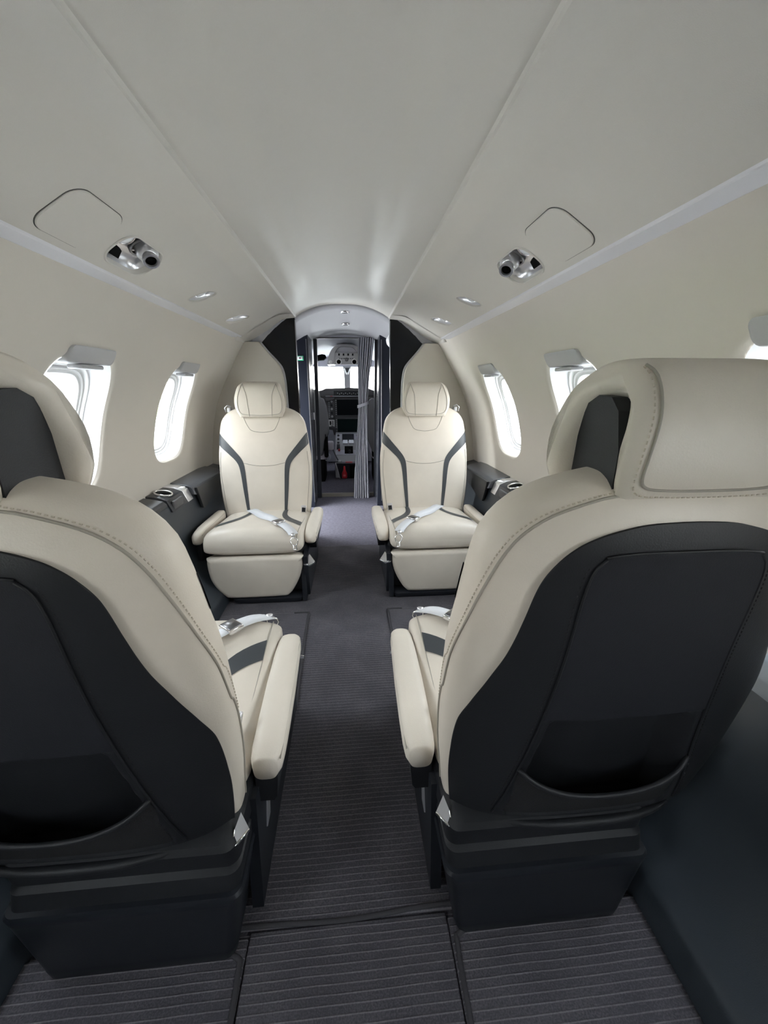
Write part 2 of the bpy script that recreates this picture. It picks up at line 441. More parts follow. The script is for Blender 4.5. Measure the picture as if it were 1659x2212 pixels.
tag(ceiling, 'pale vaulted cabin ceiling with sloping shoulders on both sides', kind='structure')

# rounded front end of the shoulders (nose blocks against the partition)
for side, nm_ in ((-1, 'trim_3'), (1, 'trim_4')):
    mb = MB(); rows = []
    for (y, dz) in ((2.46, 0), (2.52, .004), (2.565, .010), (2.598, .019)):
        rows.append([(side*x, y, z-dz*sstep(.30, .5, x)-.0015) for x, z in [(.284, 1.40), (.33, 1.397), (.36, 1.393), (.40, 1.374), (.45, 1.346), (.50, 1.319), (.54, 1.297), (.572, 1.28)]])
    mb.grid(rows)
    rows2 = [[(side*(.572+.012*k/3), y, 1.28-dz-.008*k/3) for k in range(4)] for (y, dz) in ((2.46, 0), (2.52, .004), (2.565, .010), (2.598, .019))]
    mb.grid(rows2); mb.box(min(side*.583, side*.66), max(side*.583, side*.66), 2.42, 2.60, 1.255, 1.35); o = mb.build(nm_, 'ceil'); tag(o, 'pale rounded front end of the %s ceiling shoulder' % ('left' if side < 0 else 'right'), kind='structure')  # box is a hidden closure, added to stop sky light leaking in

# silver trim strips between shoulder and wall
for side, nm_ in ((-1, 'trim_1'), (1, 'trim_2')):
    mb = MB()
    mb.prism([(side*.569, 1.2855), (side*.5755, 1.2765), (side*.588, 1.271), (side*.6035, 1.2640), (side*.614, 1.268), (side*.60, 1.30)], 'y', -2.0, 2.50, .0015, 1)
    o = mb.build(nm_, 'strip', smooth=False); tag(o, 'thin silver strip running along the top of the %s wall' % ('left' if side < 0 else 'right'), kind='structure')

# ---- overhead fittings
def access_panel(side, label):
    root = empty('overhead_access_panel', shoulder(side, .50, .972)); tag(root, label, 'panel', 'flush panels in the ceiling shoulders')
    o0 = root.location
    pts = rrect(.084, .063, .036, 8); pts = [(a+b*.05, b) for a, b in pts]
    mb = MB(); sc = lambda f, dn: [p-o0 for p in shoulder_loop(side, .50, .972, [(a*f, b*f) for a, b in pts], dn)]
    mb.loft([sc(1.0, -.002), sc(1.0, .0004), sc(.975, .0004)], True, True); mb.build('joint', 'gap', root, smooth=False)
    mb = MB(); mb.loft([sc(.975, -.002), sc(.975, .0018), sc(.955, .0034)], True, True); mb.build('cover', 'ceil', root, angle=30)
access_panel(-1, 'pale rounded-square panel flush in the left ceiling shoulder')
access_panel(1, 'pale rounded-square panel flush in the right ceiling shoulder')

def air_vent(side, label):
    c0 = shoulder(side, .505, 1.19); root = empty('reading_light_and_air_vent', c0); tag(root, label, 'air vent', 'air vents with reading lights overhead')
    def lp(f, dn, sx=0, sy=0): return [p-c0 for p in shoulder_loop(side, .505, 1.19, [(a*f+sx, b*f+sy) for a, b in vent_outline], dn)]
    mb = MB(); mb.grid([lp(1.05, .0005), lp(1.02, .003), lp(.985, .002), lp(.96, -.004), lp(.94, -.012)], closeu=True); mb.build('bezel', 'ceil', root)
    mb = MB(); mb.loft([lp(.965, -.010), lp(.90, -.020), lp(.72, -.029), lp(.3, -.032)], False, True); mb.build('housing', 'silver', root)
    nrm = Vector((-side*sin(SL), 0, -cos(SL)))
    # swivelling air nozzle
    g = shoulder(side, .482, 1.212)-c0; ax = (nrm+Vector((0, -.55, 0))).normalized()
    mb = MB(); mb.lathe([(.034, -.030), (.036, -.022), (.033, -.016), (.030, -.018)], g, nrm, 28, False, False); mb.build('vent_ring', 'gunmetal', root)
    mb = MB(); mb.lathe([(.004, -.030), (.018, -.028), (.026, -.020), (.028, -.010), (.025, .000), (.018, .007), (.016, .009)], g, ax, 28, True, True); mb.build('vent_ball', 'silver', root)
    nz = mb = MB(); mb.lathe([(.0165, .004), (.0165, .017), (.020, .018), (.021, .022), (.020, .026), (.0145, .026), (.013, .020)], g, ax, 28, False, False); no = mb.build('nozzle', 'silver', root, angle=40)
    mb = MB(); mb.lathe([(.0140, .017), (.0140, .021)], g, ax, 24); mb.build('nozzle_opening', 'void', no)
    lp_ = shoulder(side, .484, 1.128)-c0
    mb = MB(); mb.lathe([(.021, -.024), (.022, -.012), (.020, -.009), (.018, -.011)], lp_, nrm, 24, False, False); mb.build('lamp_ring', 'chrome', root)
    mb = MB(); mb.lathe([(.019, -.014), (.016, -.010), (.006, -.008)], lp_, nrm, 24); mb.build('lens_disc', 'lens', root)
    # dark slot on the outboard side
    mb = MB(); a = [(-.080, .006), (-.030, .012), (-.010, .036), (-.074, .034)]
    mb.loft([[p-c0 for p in shoulder_loop(side, .505, 1.19, a, dn)] for dn in (-.020, -.0115)]); mb.build('dark_slot', 'void', root, smooth=False)
    return root
air_vent(-1, 'silver air nozzle and reading light recessed in the left ceiling shoulder')
air_vent(1, 'silver air nozzle and reading light recessed in the right ceiling shoulder')

def eye_light(side, y, eye_outline, label):
    c0 = shoulder(side, .50, y); root = empty('recessed_spot_light', c0); tag(root, label, 'light', 'small eye-shaped lights in the ceiling shoulders')
    def lp(f, dn): return [p-c0 for p in shoulder_loop(side, .50, y, [(a*f, b*f) for a, b in eye_outline], dn)]
    mb = MB(); mb.grid([lp(1.08, .0004), lp(1.03, .002), lp(.985, .001), lp(.95, -.005)], closeu=True); mb.build('bezel', 'ceil', root)
    mb = MB(); mb.loft([lp(.965, -.004), lp(.90, -.014), lp(.6, -.021), lp(.2, -.023)], False, True); mb.build('bowl', 'silver', root)
    nrm = Vector((-side*sin(SL), 0, -cos(SL)))
    mb = MB(); mb.lathe([(.020, -.020), (.020, -.012), (.015, -.009), (.004, -.008)], Vector((0, .006, 0)), nrm, 20); mb.build('lens_disc', 'lens', root)
    mb = MB(); mb.lathe([(.006, -.019), (.006, -.012)], Vector((0, -.030, 0)), nrm, 12); mb.build('socket', 'gunmetal', root)
for side, sn in ((-1, 'left'), (1, 'right')):
    eye_light(side, EYES[0][0], EYES[0][1], 'eye-shaped spot light in the %s ceiling shoulder just ahead of the air nozzle' % sn)
    eye_light(side, EYES[1][0], EYES[1][1], 'eye-shaped spot light at the front of the %s ceiling shoulder, nearest the partition' % sn)

# ---- lower side wall (dark) and floor
for side, nm_, sn in ((-1, 'wall_lower_left', 'left'), (1, 'wall_lower_right', 'right')):
    pr = [(.580, -.03), (.583, 0), (.590, .045), (.600, .068), (.622, .084), (.66, .108), (.70, .155), (.735, .205), (.758, .27), (.772, .36), (.780, .455), (.786, .486), (.80, .502), (.83, .510), (.89, .515)]
    P2 = smoothline([(side*a, 0, b) for a, b in pr], 4)
    mb = MB(); mb.grid([[(p.x, y, p.z) for p in P2] for y in [-2.0+4.6*k/12 for k in range(13)]])
    o = mb.build(nm_, 'sidew'); tag(o, 'dark blue-black lower side wall on the %s, under the window ledge' % sn, kind='structure')
mb = MB(); mb.box(-.9, .9, -2.0, 3.66, -.05, -.004); o = mb.build('floor', 'carpet', smooth=False); tag(o, 'cabin floor under the carpets', kind='structure')
mb = MB(); mb.box(-.9, .9, -2.1, -1.99, -.05, 1.54)
o = mb.build('wall_back', 'wall', smooth=False); tag(o, 'rear wall of the cabin behind the camera', kind='structure')

def mat_piece(name, x0, x1, y0, y1, z, m, label, group=None, cords=()):
    root = empty(name, ((x0+x1)/2, (y0+y1)/2, 0)); tag(root, label, 'carpet', group)
    cx, cy = (x0+x1)/2, (y0+y1)/2
    mb = MB(); mb.box(x0-cx, x1-cx, y0-cy, y1-cy, -.004, z, .002, 1)
    o = mb.build('pile', m, root, smooth=False)
    for c in cords:
        mb = MB(); mb.tube([(p[0]-cx, p[1]-cy, z+.0005) for p in c], .0048, 8, flat=.7); mb.build('binding', 'binding', root)
    return root
def cord(pts, r=.03):
    return smoothline([(a, b, 0) for a, b in pts], 6)
mat_piece('carpet_runner', -.60, .60, .490, 2.40, .004, 'carpet', 'ribbed dark grey carpet runner along the aisle between the four seats', cords=[cord([(-.58, .494), (-.2, .494), (0.0, .489), (.2, .498), (.58, .496)])])
mat_piece('entry_carpet', -.60, .60, 2.402, 3.64, .003, 'farcarpet', 'smooth blue-grey carpet at the entrance beyond the far seats')
mat_piece('rear_carpet', -.186, .194, -1.9, .486, .003, 'carpet', 'ribbed dark carpet in the aisle nearest the camera')
mat_piece('side_carpet', -.585, -.188, -1.9, .478, .006, 'carpet', 'ribbed dark carpet behind the near left seat', 'carpets behind the near seats', cords=[cord([(-.192, -1.0), (-.190, 0), (-.191, .30), (-.194, .425), (-.20, .45), (-.24, .462)])])
mat_piece('side_carpet', .196, .585, -1.9, .478, .006, 'carpet', 'ribbed dark carpet behind the near right seat', 'carpets behind the near seats', cords=[cord([(.204, -1.0), (.201, 0), (.202, .30), (.205, .43), (.212, .45), (.25, .460)])])
mat_piece('inset_carpet', -.58, -.178, .995, 1.60, .009, 'carpet', 'ribbed dark foot carpet between the two left seats', 'foot carpets between facing seats', cords=[cord([(-.58, .998), (-.24, .998), (-.190, 1.004), (-.172, 1.03), (-.176, 1.2), (-.182, 1.4), (-.185, 1.57), (-.19, 1.598), (-.25, 1.60)])])
mat_piece('inset_carpet', .186, .58, .995, 1.60, .009, 'carpet', 'ribbed dark foot carpet between the two right seats', 'foot carpets between facing seats', cords=[cord([(.58, .998), (.25, .998), (.20, 1.004), (.188, 1.03), (.186, 1.2), (.184, 1.4), (.182, 1.57), (.19, 1.598), (.25, 1.60)])])

# ---- window ledges with folded tables
def ledge(side, sn):
    root = empty('side_ledge', (side*.83, .9, .505)); dz_ = .012; o0 = root.location
    tag(root, 'dark window ledge with folded table flap along the %s wall' % sn, 'ledge', 'ledges under the windows')
    def mk(mb, name, m, par=root, **k):
        mb.V = [v-o0+Vector((0, 0, dz_)) for v in mb.V]; return mb.build(name, m, par, **k)
    def P(l): return [(side*a, b) for a, b in l]
    mb = MB(); mb.prism(P([(.89, .530), (.845, .523), (.800, .512), (.786, .500), (.783, .486), (.89, .486)]), 'y', .625, 1.72, .002, 1); mk(mb, 'ledge_top', 'ledge', angle=30)
    mb = MB(); mb.prism(P([(.89, .530), (.845, .523), (.800, .512), (.786, .500), (.783, .486), (.89, .486)]), 'y', 2.455, 2.56, .002, 1); mk(mb, 'ledge_top', 'ledge', angle=30)
    mb = MB(); mb.prism(P([(.89, .526), (.845, .519), (.792, .502), (.778, .47), (.776, .44), (.89, .44)]), 'y', -1.9, .618, .003, 2); mk(mb, 'ledge_top', 'ledgeaft', angle=40)['label'] = 'satin grey aft section of the ledge'
    # folded table
    mb = MB(); mb.prism(P([(.885, .534), (.845, .528), (.795, .517), (.772, .506), (.760, .470), (.776, .470), (.885, .490)]), 'y', 1.985, 2.445, .002, 1); mk(mb, 'table_lid', 'lid', angle=30)
    mb = MB(); mb.prism([(1.985, .508), (2.0, .470), (2.04, .385), (2.065, .380), (2.44, .450), (2.445, .50)], 'x', side*.752, side*.766, .002, 1); mk(mb, 'table_flap', 'flap', angle=30)
    # satin tray with cup holder and switch
    t = MB(); t.prism(P([(.885, .532), (.83, .526), (.793, .510), (.771, .455), (.885, .455)]), 'y', 1.735, 1.974, .003, 2); tr = mk(t, 'cup_tray', 'ledge', angle=40)
    c = MB(); c.prism(P([(.885, .5335), (.83, .5275), (.792, .5115), (.7695, .455), (.885, .455)]), 'y', 1.905, 1.970, .003, 2); mk(c, 'end_trim', 'silver', tr, angle=40)
    c = MB(); c.lathe([(.038, .0), (.040, .006), (.037, .010), (.033, .008), (.031, -.004)], (side*.832, 1.80, .524), (-side*.22, 0, 1), 28, False, False); mk(c, 'cup_holder', 'chrome', tr)
    c = MB(); c.lathe([(.031, -.002), (.031, .006)], (side*.832, 1.80, .524), (-side*.22, 0, 1), 28); mk(c, 'cup_well', 'void', tr)
    c = MB(); c.box(side*.779-.006, side*.779+.006, 1.76, 1.86, .462, .500, .004, mtx=None); mk(c, 'control_panel', 'dkgrey', tr)
    c = MB(); c.box(side*.806-.011, side*.806+.011, 1.915, 1.955, .508, .5235, .003); mk(c, 'switch', 'white', tr)
ledge(-1, 'left'); ledge(1, 'right')

# ================================================================== PARTITION
def partition(side, sn):
    root = empty('partition', (side*.6, P_END+.02, 0)); o0 = root.location
    tag(root, 'black partition with a padded cream cover behind the far %s seat' % sn, 'partition', 'partitions beside the entrance')
    def mk(mb, name, m, **k):
        mb.V = [v-o0 for v in mb.V]; return mb.build(name, m, root, **k)
    mb = MB(); mb.prism([(side*.300, .0), (side*.289, 1.0), (side*.286, 1.402), (side*.36, 1.402), (side*.50, 1.335), (side*.60, 1.285), (side*.70, 1.10), (side*.80, .92), (side*.86, .70), (side*.88, .50), (side*.60, 0)], 'y', 2.60, 2.635, .001, 1); mk(mb, 'panel', 'gloss', smooth=False)
    # cream cover following the wall
    out = [(.375, .30), (.366, .80), (.366, .98), (.370, 1.06), (.382, 1.115), (.41, 1.155), (.46, 1.21), (.500, 1.262)]
    arc = [(wallx(z)-.012, z) for z in (1.262, 1.20, 1.12, 1.02, .9, .8, .7, .6, .5, .40, .30)]
    polyc = [(side*a, b) for a, b in out+arc]
    mb = MB(); mb.prism(polyc, 'y', 2.562, 2.60, .006, 3); c = mk(mb, 'cover', 'bulk', angle=50)
    mb = MB(); mb.tube(smoothline([(side*(a-.002), 2.585, b) for a, b in out], 5), .008, 8); mk(mb, 'cover_edge', 'grey')
    mb = MB(); mb.prism([(side*.2985, .02), (side*.3015, .02), (side*.2885, 1.388), (side*.2855, 1.388)], 'y', 2.598, 2.637); mk(mb, 'edge_strip', 'gunmetal', smooth=False)
partition(-1, 'left'); partition(1, 'right')

# entrance ceiling between partition and cockpit
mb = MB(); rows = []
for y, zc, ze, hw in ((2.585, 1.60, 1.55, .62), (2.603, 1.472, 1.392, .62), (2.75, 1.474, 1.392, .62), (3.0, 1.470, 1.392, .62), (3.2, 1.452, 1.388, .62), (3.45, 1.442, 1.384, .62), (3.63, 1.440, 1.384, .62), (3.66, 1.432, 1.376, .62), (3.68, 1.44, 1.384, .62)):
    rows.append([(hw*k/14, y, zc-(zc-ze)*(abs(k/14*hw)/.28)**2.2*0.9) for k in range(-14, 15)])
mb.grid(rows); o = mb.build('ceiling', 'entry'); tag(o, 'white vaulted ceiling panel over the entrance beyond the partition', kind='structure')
for i, (y, nm2) in enumerate(((2.82, 'farther from the cockpit'), (3.18, 'nearer the cockpit'))):
    zz = 1.472 if i == 0 else 1.451
    root = empty('ceiling_lamp', (.012, y, zz)); tag(root, 'small flush chrome lamp in the entrance ceiling, %s' % nm2, 'lamp', 'lamps in the entrance ceiling')
    mb = MB(); mb.lathe([(.030, 0), (.028, -.006), (.020, -.007), (.018, -.004)], (0, 0, 0), (0, 0, 1), 24, False, False); mb.build('ring', 'chrome', root)
    mb = MB(); mb.lathe([(.019, -.006), (.014, -.0065), (.004, -.005)], (0, 0, 0), (0, 0, 1), 20); mb.build('lens_disc', 'dkgrey', root)
for side, sn in ((-1, 'left'), (1, 'right')):
    mb = MB()
    if side > 0: mb.box(.89, .91, 2.64, 3.70, 0, 1.5)
    else:
        mb.box(-.91, -.89, 2.64, 2.70, 0, 1.5); mb.box(-.91, -.89, 3.24, 3.70, 0, 1.5); mb.box(-.91, -.89, 2.70, 3.24, 1.42, 1.5)  # gap left open to let in the added entrance daylight
    o = mb.build('wall_entry_%s' % sn, 'wall', smooth=False); tag(o, 'side wall of the entrance area on the %s' % sn, kind='structure')

# cabinets flanking the cockpit doorway
def cabinet(side, sn, e0, e1, yf):
    root = empty('entrance_cabinet', (side*.45, yf+.15, 0)); o0 = root.location
    tag(root, 'tall dark cabinet on the %s of the cockpit doorway%s' % (sn, ', with a small green sign' if side < 0 else ''), 'cabinet', 'cabinets beside the cockpit doorway')
    def mk(mb, name, m, par=root, **k):
        mb.V = [v-o0 for v in mb.V]; return mb.build(name, m, par, **k)
    x0b, x0t = e0; 
    mb = MB(); mb.prism([(side*x0b, .004), (side*x0t, 1.408), (side*.40, 1.375), (side*.60, 1.33), (side*.60, .004)], 'y', yf, 3.645, .002, 1); body = mk(mb, 'body', 'navy', smooth=False)
    mb = MB(); xb, xt = e1
    mb.prism([(side*(x0b-.002), .004), (side*(x0t-.002), 1.395), (side*(x0t-.0), 1.398), (side*x0b, .004)], 'y', yf+.012, 3.64, 0); mk(mb, 'side_face', 'cabside', smooth=False)
    mb = MB(); mb.prism([(side*(xb), .004), (side*(xt), 1.393), (side*(xt+.03), 1.393), (side*(xb+.03), .004)], 'y', 3.60, 3.645, .002, 1); mk(mb, 'door_jamb', 'base', smooth=False)
    mb = MB(); mb.box(side*(x0t+.012)-.003, side*(x0t+.012)+.003, yf-.004, yf+.002, .05, 1.36, .001, 1); mk(mb, 'door_seam', 'gunmetal', smooth=False)
    mb = MB(); mb.box(side*(x0t-.006)-.003, side*(x0t-.006)+.003, yf+.15, yf+.165, .74, .80, .002); mk(mb, 'latch', 'silver')
    return root
cabinet(-1, 'left', (.296, .284), (.260, .236), 3.30)
cabinet(1, 'right', (.250, .276), (.236, .256), 3.30)
# green sign
root = empty('green_sign', (-.350, 3.292, 1.2215)); tag(root, 'small green-bordered sign with a white field and a dark cross on the left cabinet', 'sign')
mb = MB(); mb.box(-.028, .028, -.002, .006, -.017, .017, .0015, 1); mb.build('board', 'green', root)
mb = MB(); mb.box(-.019, .021, -.0035, -.001, -.012, .012, .0008, 1); mb.build('sign_field', 'white', root)
mb = MB(); mb.box(-.0085, .0085, -.005, -.003, -.0022, .0022); mb.box(-.0022, .0022, -.005, -.003, -.007, .007); mb.box(.0052, .0085, -.005, -.003, -.004, .004); mb.build('symbol', 'base', root, smooth=False)
# white fitting behind the right partition
mb = MB(); mb.prism([(.300, 1.335), (.306, 1.30), (.345, 1.262), (.42, 1.25), (.42, 1.40), (.345, 1.395)], 'y', 2.93, 3.05, .012, 3); o = mb.build('wall_fitting', 'white', angle=60); tag(o, 'white rounded fitting high up behind the right partition', 'fitting')
mb = MB(); mb.prism([(-.372, 1.40), (-.362, 1.355), (-.367, 1.33), (-.42, 1.32), (-.42, 1.41)], 'y', 3.16, 3.22, .006, 2); o = mb.build('wall_fitting', 'white', angle=60); tag(o, 'small white fitting high up behind the left partition', 'fitting')

# ================================================================== SEATS  (local frame: facing +Y, aisle side +X)
SZ0, SZ1 = .24, .912
s_w = pchip([(.24, .234), (.31, .240), (.42, .252), (.52, .256), (.62, .255), (.70, .246), (.76, .239), (.82, .227), (.855, .205), (.88, .172), (.897, .125), (.908, .075), (.912, .045)])
s_d = pchip([(.24, .75), (.30, .95), (.38, 1.0), (.80, .95), (.86, .82), (.89, .62), (.905, .38), (.912, .2)])
s_m = lambda z: -.215-.13*(z-.3)
NR, NF = 2.7, 4.5
def body(a, z, off=0.0):
    """point on the backrest; a=0 centre of the back, 90 deg = aisle flank, 180 = front face"""
    def raw(a, z, o):
        w = s_w(z); ds = s_d(z); c, s_ = cos(a), sin(a)
        nn = NR if c > 0 else NF; d = (.078 if c > 0 else .048)
        bol = 0 if c > 0 else .014*sstep(.35, .85, abs(s_))*sstep(.9, .7, z)*(1 if c < 0 else 0)
        x = (w+o)*copysign(abs(s_)**(2/nn), s_) if abs(s_) > 1e-9 else 0.0
        yy = (d*ds+o)*abs(c)**(2/nn) if abs(c) > 1e-9 else 0
        y = s_m(z)-yy if c > 0 else s_m(z)+yy
        return Vector((x, y, z))
    return raw(a, z, off)
def ang_rear(x, z): return copysign(asin(min(1, (abs(x)/s_w(z))**(NR/2))), x)
def ang_front(x, z): return pi-copysign(asin(min(1, (abs(x)/s_w(z))**(NF/2))), x)
ZR = [.24, .25, .27, .30, .34, .38, .42, .46, .50, .54, .58, .62, .66, .70, .74, .77, .80, .82, .84, .855, .868, .88, .889, .897, .903, .908, .912]
def patch(zs, al, ar, off, nu=40, thick=.004):
    rows = []
    for z in zs:
        a0, a1 = al(z), ar(z)
        rows.append([body(a0+(a1-a0)*k/nu, z, off if not callable(off) else off(a0+(a1-a0)*k/nu, z)) for k in range(nu+1)])
    return rows
def shell(rows, inner_rows):
    """closed thin shell: outer grid + inner grid + rim"""
    mb = MB(); mb.grid(rows); mb.grid(inner_rows)
    b1 = rows[0]+[r[-1] for r in rows[1:]]+rows[-1][::-1][1:]+[r[0] for r in rows[::-1][1:-1]]
    b2 = inner_rows[0]+[r[-1] for r in inner_rows[1:]]+inner_rows[-1][::-1][1:]+[r[0] for r in inner_rows[::-1][1:-1]]
    mb.grid([b1, b2], closeu=True); return mb
zrange = lambda a, b, n: [a+(b-a)*k/n for k in range(n+1)]
# black rear shell limits
bk = pchip([(.262, 70), (.33, 72), (.44, 69), (.51, 65), (.56, 57), (.61, 49), (.66, 43), (.72, 40), (.77, 38), (.80, 34), (.82, 29), (.835, 22), (.845, 14), (.850, 7), (.8515, 1)])
# seam on the flank
fl = pchip([(.24, 96), (.45, 94), (.60, 86), (.68, 77), (.75, 68), (.82, 58), (.85, 50), (.872, 36), (.884, 20), (.888, 0)])

def stitches(pts, r=.0011, on=.0045, gap=.0035):
    mb = MB(); P = [Vector(p) for p in pts]; acc = 0; seg = []; L = 0
    # resample
    S = [P[0]]; step = .0015
    for i in range(len(P)-1):
        d = (P[i+1]-P[i]).length; m = max(1, int(d/step))
        for k in range(1, m+1): S.append(P[i].lerp(P[i+1], k/m))
    i = 0; non = int(on/step); ngap = max(1, int(gap/step))
    while i+non < len(S):
        mb.tube([S[i], S[i+non]], r, 4); i += non+ngap
    return mb

def make_seat(m, name='cabin_seat'):
    root = empty(name)
    def B(mb, nm, mt, par=root, **k): return mb.build(nm, mt, par, mirror=m, **k)
    # ---- base plinth
    def lp(z, cx, hw, y0, y1, r=.02, n=5):
        return [(cx+a, (y0+y1)/2+b, z) for a, b in rrect(hw, (y1-y0)/2, r, n)]
    mb = MB(); mb.loft([lp(.0045, .066, .160, -.298, .290), lp(.012, .066, .163, -.302, .297), lp(.030, .067, .166, -.304, .298), lp(.036, .067, .167, -.304, .28), lp(.040, .067, .167, -.304, .235), lp(.17, .070, .186, -.310, .235), lp(.188, .071, .190, -.312, .235), lp(.194, .071, .187, -.309, .233)])
    B(mb, 'base', 'base', angle=40)
    mb = MB(); mb.loft([lp(.192, .071, .184, -.302, .20), lp(.222, .072, .184, -.294, .20), lp(.228, .073, .176, -.286, .20), lp(.232, .073, .172, -.280, .20), lp(.238, .073, .172, -.280, .20)])
    B(mb, 'base_collar', 'black', angle=30)
    mb = MB(); mb.loft([lp(.236, .075, .178, -.288, .22), lp(.240, .075, .182, -.292, .22), lp(.275, .073, .182, -.294, .22), lp(.285, .071, .176, -.288, .22), lp(.296, .05, .19, -.26, .22)])
    B(mb, 'seat_pan', 'black', angle=30)
    # ---- aisle side panel of the base with slot and levers
    mb = MB(); mb.loft([[(.245+dx, y, z) for y, z in ((-.235, .02), (.27, .03), (.29, .24), (.12, .265), (-.20, .265))] for dx in (0, .022)]); B(mb, 'side_panel', 'base', smooth=False)
    mb = MB(); mb.prism([(-.16, .13), (-.13, .13), (-.10, .235), (-.12, .235)], 'x', .266, .2695, .001, 1); B(mb, 'slot_trim', 'silver', smooth=False)
    mb = MB(); mb.loft([[(.232+dx, y, z) for y, z in ((.20, .012), (.296, .012), (.275, .19), (.20, .19))] for dx in (0, .022)]); B(mb, 'front_cheek', 'base', smooth=False)
    # rear lever (wedge) and front lever
    for nm, y0, sg, z0 in (('rear_lever', -.262, -1, .262), ('front_lever', .275, 1, .205)):
        mb = MB(); yy = y0
        q = [Vector((.257, yy+.012, z0+.042)), Vector((.273, yy-.004, z0+.024)), Vector((.246, yy-.024, z0+.006)), Vector((.249, yy-.004, z0+.026))]
        if sg > 0: q = [Vector((.272, yy-.03, z0+.03)), Vector((.300, yy+.004, z0+.004)), Vector((.275, yy+.022, z0-.004)), Vector((.245, yy+.012, z0-.002))]
        mb.loft([q, [v-Vector((0, sg*.002, .007)) for v in q]]); lv = B(mb, nm, 'silver', smooth=False)
        mb = MB(); mb.tube([q[1], q[2], q[3]], .0022, 8); B(mb, 'lever_edge', 'chrome', lv)
    # ---- armrests
    def arm(cx, y0, y1, hw, nm, ztop=.378):
        mb = MB(); loops = []
        for t in (0, .012, .04, .1, .25, .5, .75, .88, .94, .975, .993, 1.0):
            y = y0+(y1-y0)*t
            e = sqrt(max(0, 1-((t-.90)/.10)**2)) if t > .90 else 1
            e0 = .72+.28*min(1, t/.05)
            w = hw*max(.12, e)*(.90+.1*sin(pi*min(1, t*1.1)))*e0; h = .030*max(.25, e)*(.8+.2*min(1, t/.05)); zc = ztop-.028-.012*sstep(.75, 1, t)
            sh = -.010*(t-.5)
            loops.append([(cx+sh+a, y, zc+b) for a, b in [(px, pz*(1 if pz > 0 else 1)) for px, pz in sup(w, h, 3.0, 28)]])
        mb.loft(loops); pad = B(mb, nm, 'leather')
        mb = MB(); s1 = []
        for k in range(30):
            t = .02+.90*k/29; y = y0+(y1-y0)*t; s1.append((cx-.010*(t-.5)+hw*.91*(.90+.1*sin(pi*min(1, t*1.1))), y, ztop-.012-.012*sstep(.75, 1, t)))
        mb.tube(s1, .0012, 6); B(mb, 'seam', 'leather_dk', pad)
        return pad
    arm(.281, -.185, .240, .034, 'aisle_armrest', .345); arm(-.258, -.17, .22, .028, 'outer_armrest', .345)
    mb = MB(); mb.loft([[(x, y, z) for x, y, z in ((.262, -.175, zz), (.262, .215-dy, zz), (.306-ex, .215-dy, zz), (.306-ex, -.175, zz))] for zz, dy, ex in ((.310, 0, 0), (.275, .01, .002), (.235, .05, .006), (.225, .08, .012))])
    B(mb, 'aisle_arm_support', 'black', smooth=False)
    mb = MB(); mb.box(-.272, -.246, -.14, .19, .19, .30, .006); B(mb, 'outer_arm_support', 'black')
    # ---- cushion
    mb = MB(); loops = []
    for (y, zt, zb, hw) in ((-.205, .312, .27, .225), (-.16, .326, .256, .232), (-.06, .336, .25, .234), (.06, .348, .247, .234), (.16, .360, .247, .232), (.215, .364, .248, .231), (.248, .359, .25, .230), (.270, .345, .254, .226), (.283, .325, .262, .222), (.287, .305, .276, .214)):
        h = (zt-zb)/2; zc = (zt+zb)/2
        loops.append([(.018+a, y, zc+b+(.010*(1-(a/hw)**2) if b > 0 else 0)*(1 if y < .26 else .4)) for a, b in sup(hw, h, 4.2, 56)])
    mb.loft(loops); cush = B(mb, 'seat_cushion', 'leather')
    ctop = pchip([(-.205, .322), (-.16, .336), (-.06, .346), (.06, .358), (.16, .370), (.215, .374), (.248, .368)])
    def ct(x, y): # top of cushion
        u = (x-.018)/.232; h = .05
        return ctop(y)-.010*u*u-h*(1-(1-min(.98, abs(u))**4.2)**(1/4.2))
    for sg in (1, -1):
        def stripe(y):
            # charcoal insert sweeping outward across the rear corners
            t = (y+.20)/.20
            return .018+sg*(.085+.125*sstep(0, 1, t)), .018+sg*(.105+.105*sstep(0, .62, t)+.02*t)
        rows = []
        for k in range(15):
            y = -.185+.145*k/14; a, b = stripe(y); rows.append([(a+(b-a)*j/6, y+(.0), ct(a+(b-a)*j/6, y)+.0016) for j in range(7)])
        pts = rows
        mb = MB()
        P0 = [Vector((.018+sg*.100, -.19, 0)), Vector((.018+sg*.112, -.05, 0)), Vector((.018+sg*.150, .04, 0)), Vector((.018+sg*.208, .095, 0))]
        P1 = [Vector((.018+sg*.080, -.19, 0)), Vector((.018+sg*.088, -.03, 0)), Vector((.018+sg*.130, .09, 0)), Vector((.018+sg*.206, .165, 0))]
        A_ = smoothline(P0, 6); B_ = smoothline(P1, 6)
        rows = [[(a.x+(b.x-a.x)*j/6, a.y+(b.y-a.y)*j/6, ct(a.x+(b.x-a.x)*j/6, a.y+(b.y-a.y)*j/6)+.0018) for j in range(7)] for a, b in zip(A_, B_)]
        mb.grid(rows); mb.grid([[(p[0], p[1], p[2]-.006) for p in r] for r in rows]); B(mb, 'cushion_stripe', 'char', cush)
    mb = MB(); sm = [(.018+.208, y, ct(.018+.208, y)+.0005) for y in [-.18+.39*k/24 for k in range(25)]]+[(.018+.206, .255, .352), (.018+.203, .272, .335), (.018+.20, .284, .30), (.018+.197, .286, .272)]
    mb.tube(sm, .0013, 6); B(mb, 'side_seam', 'leather_dk', cush)
    # ---- footrest
    mb = MB(); loops = []
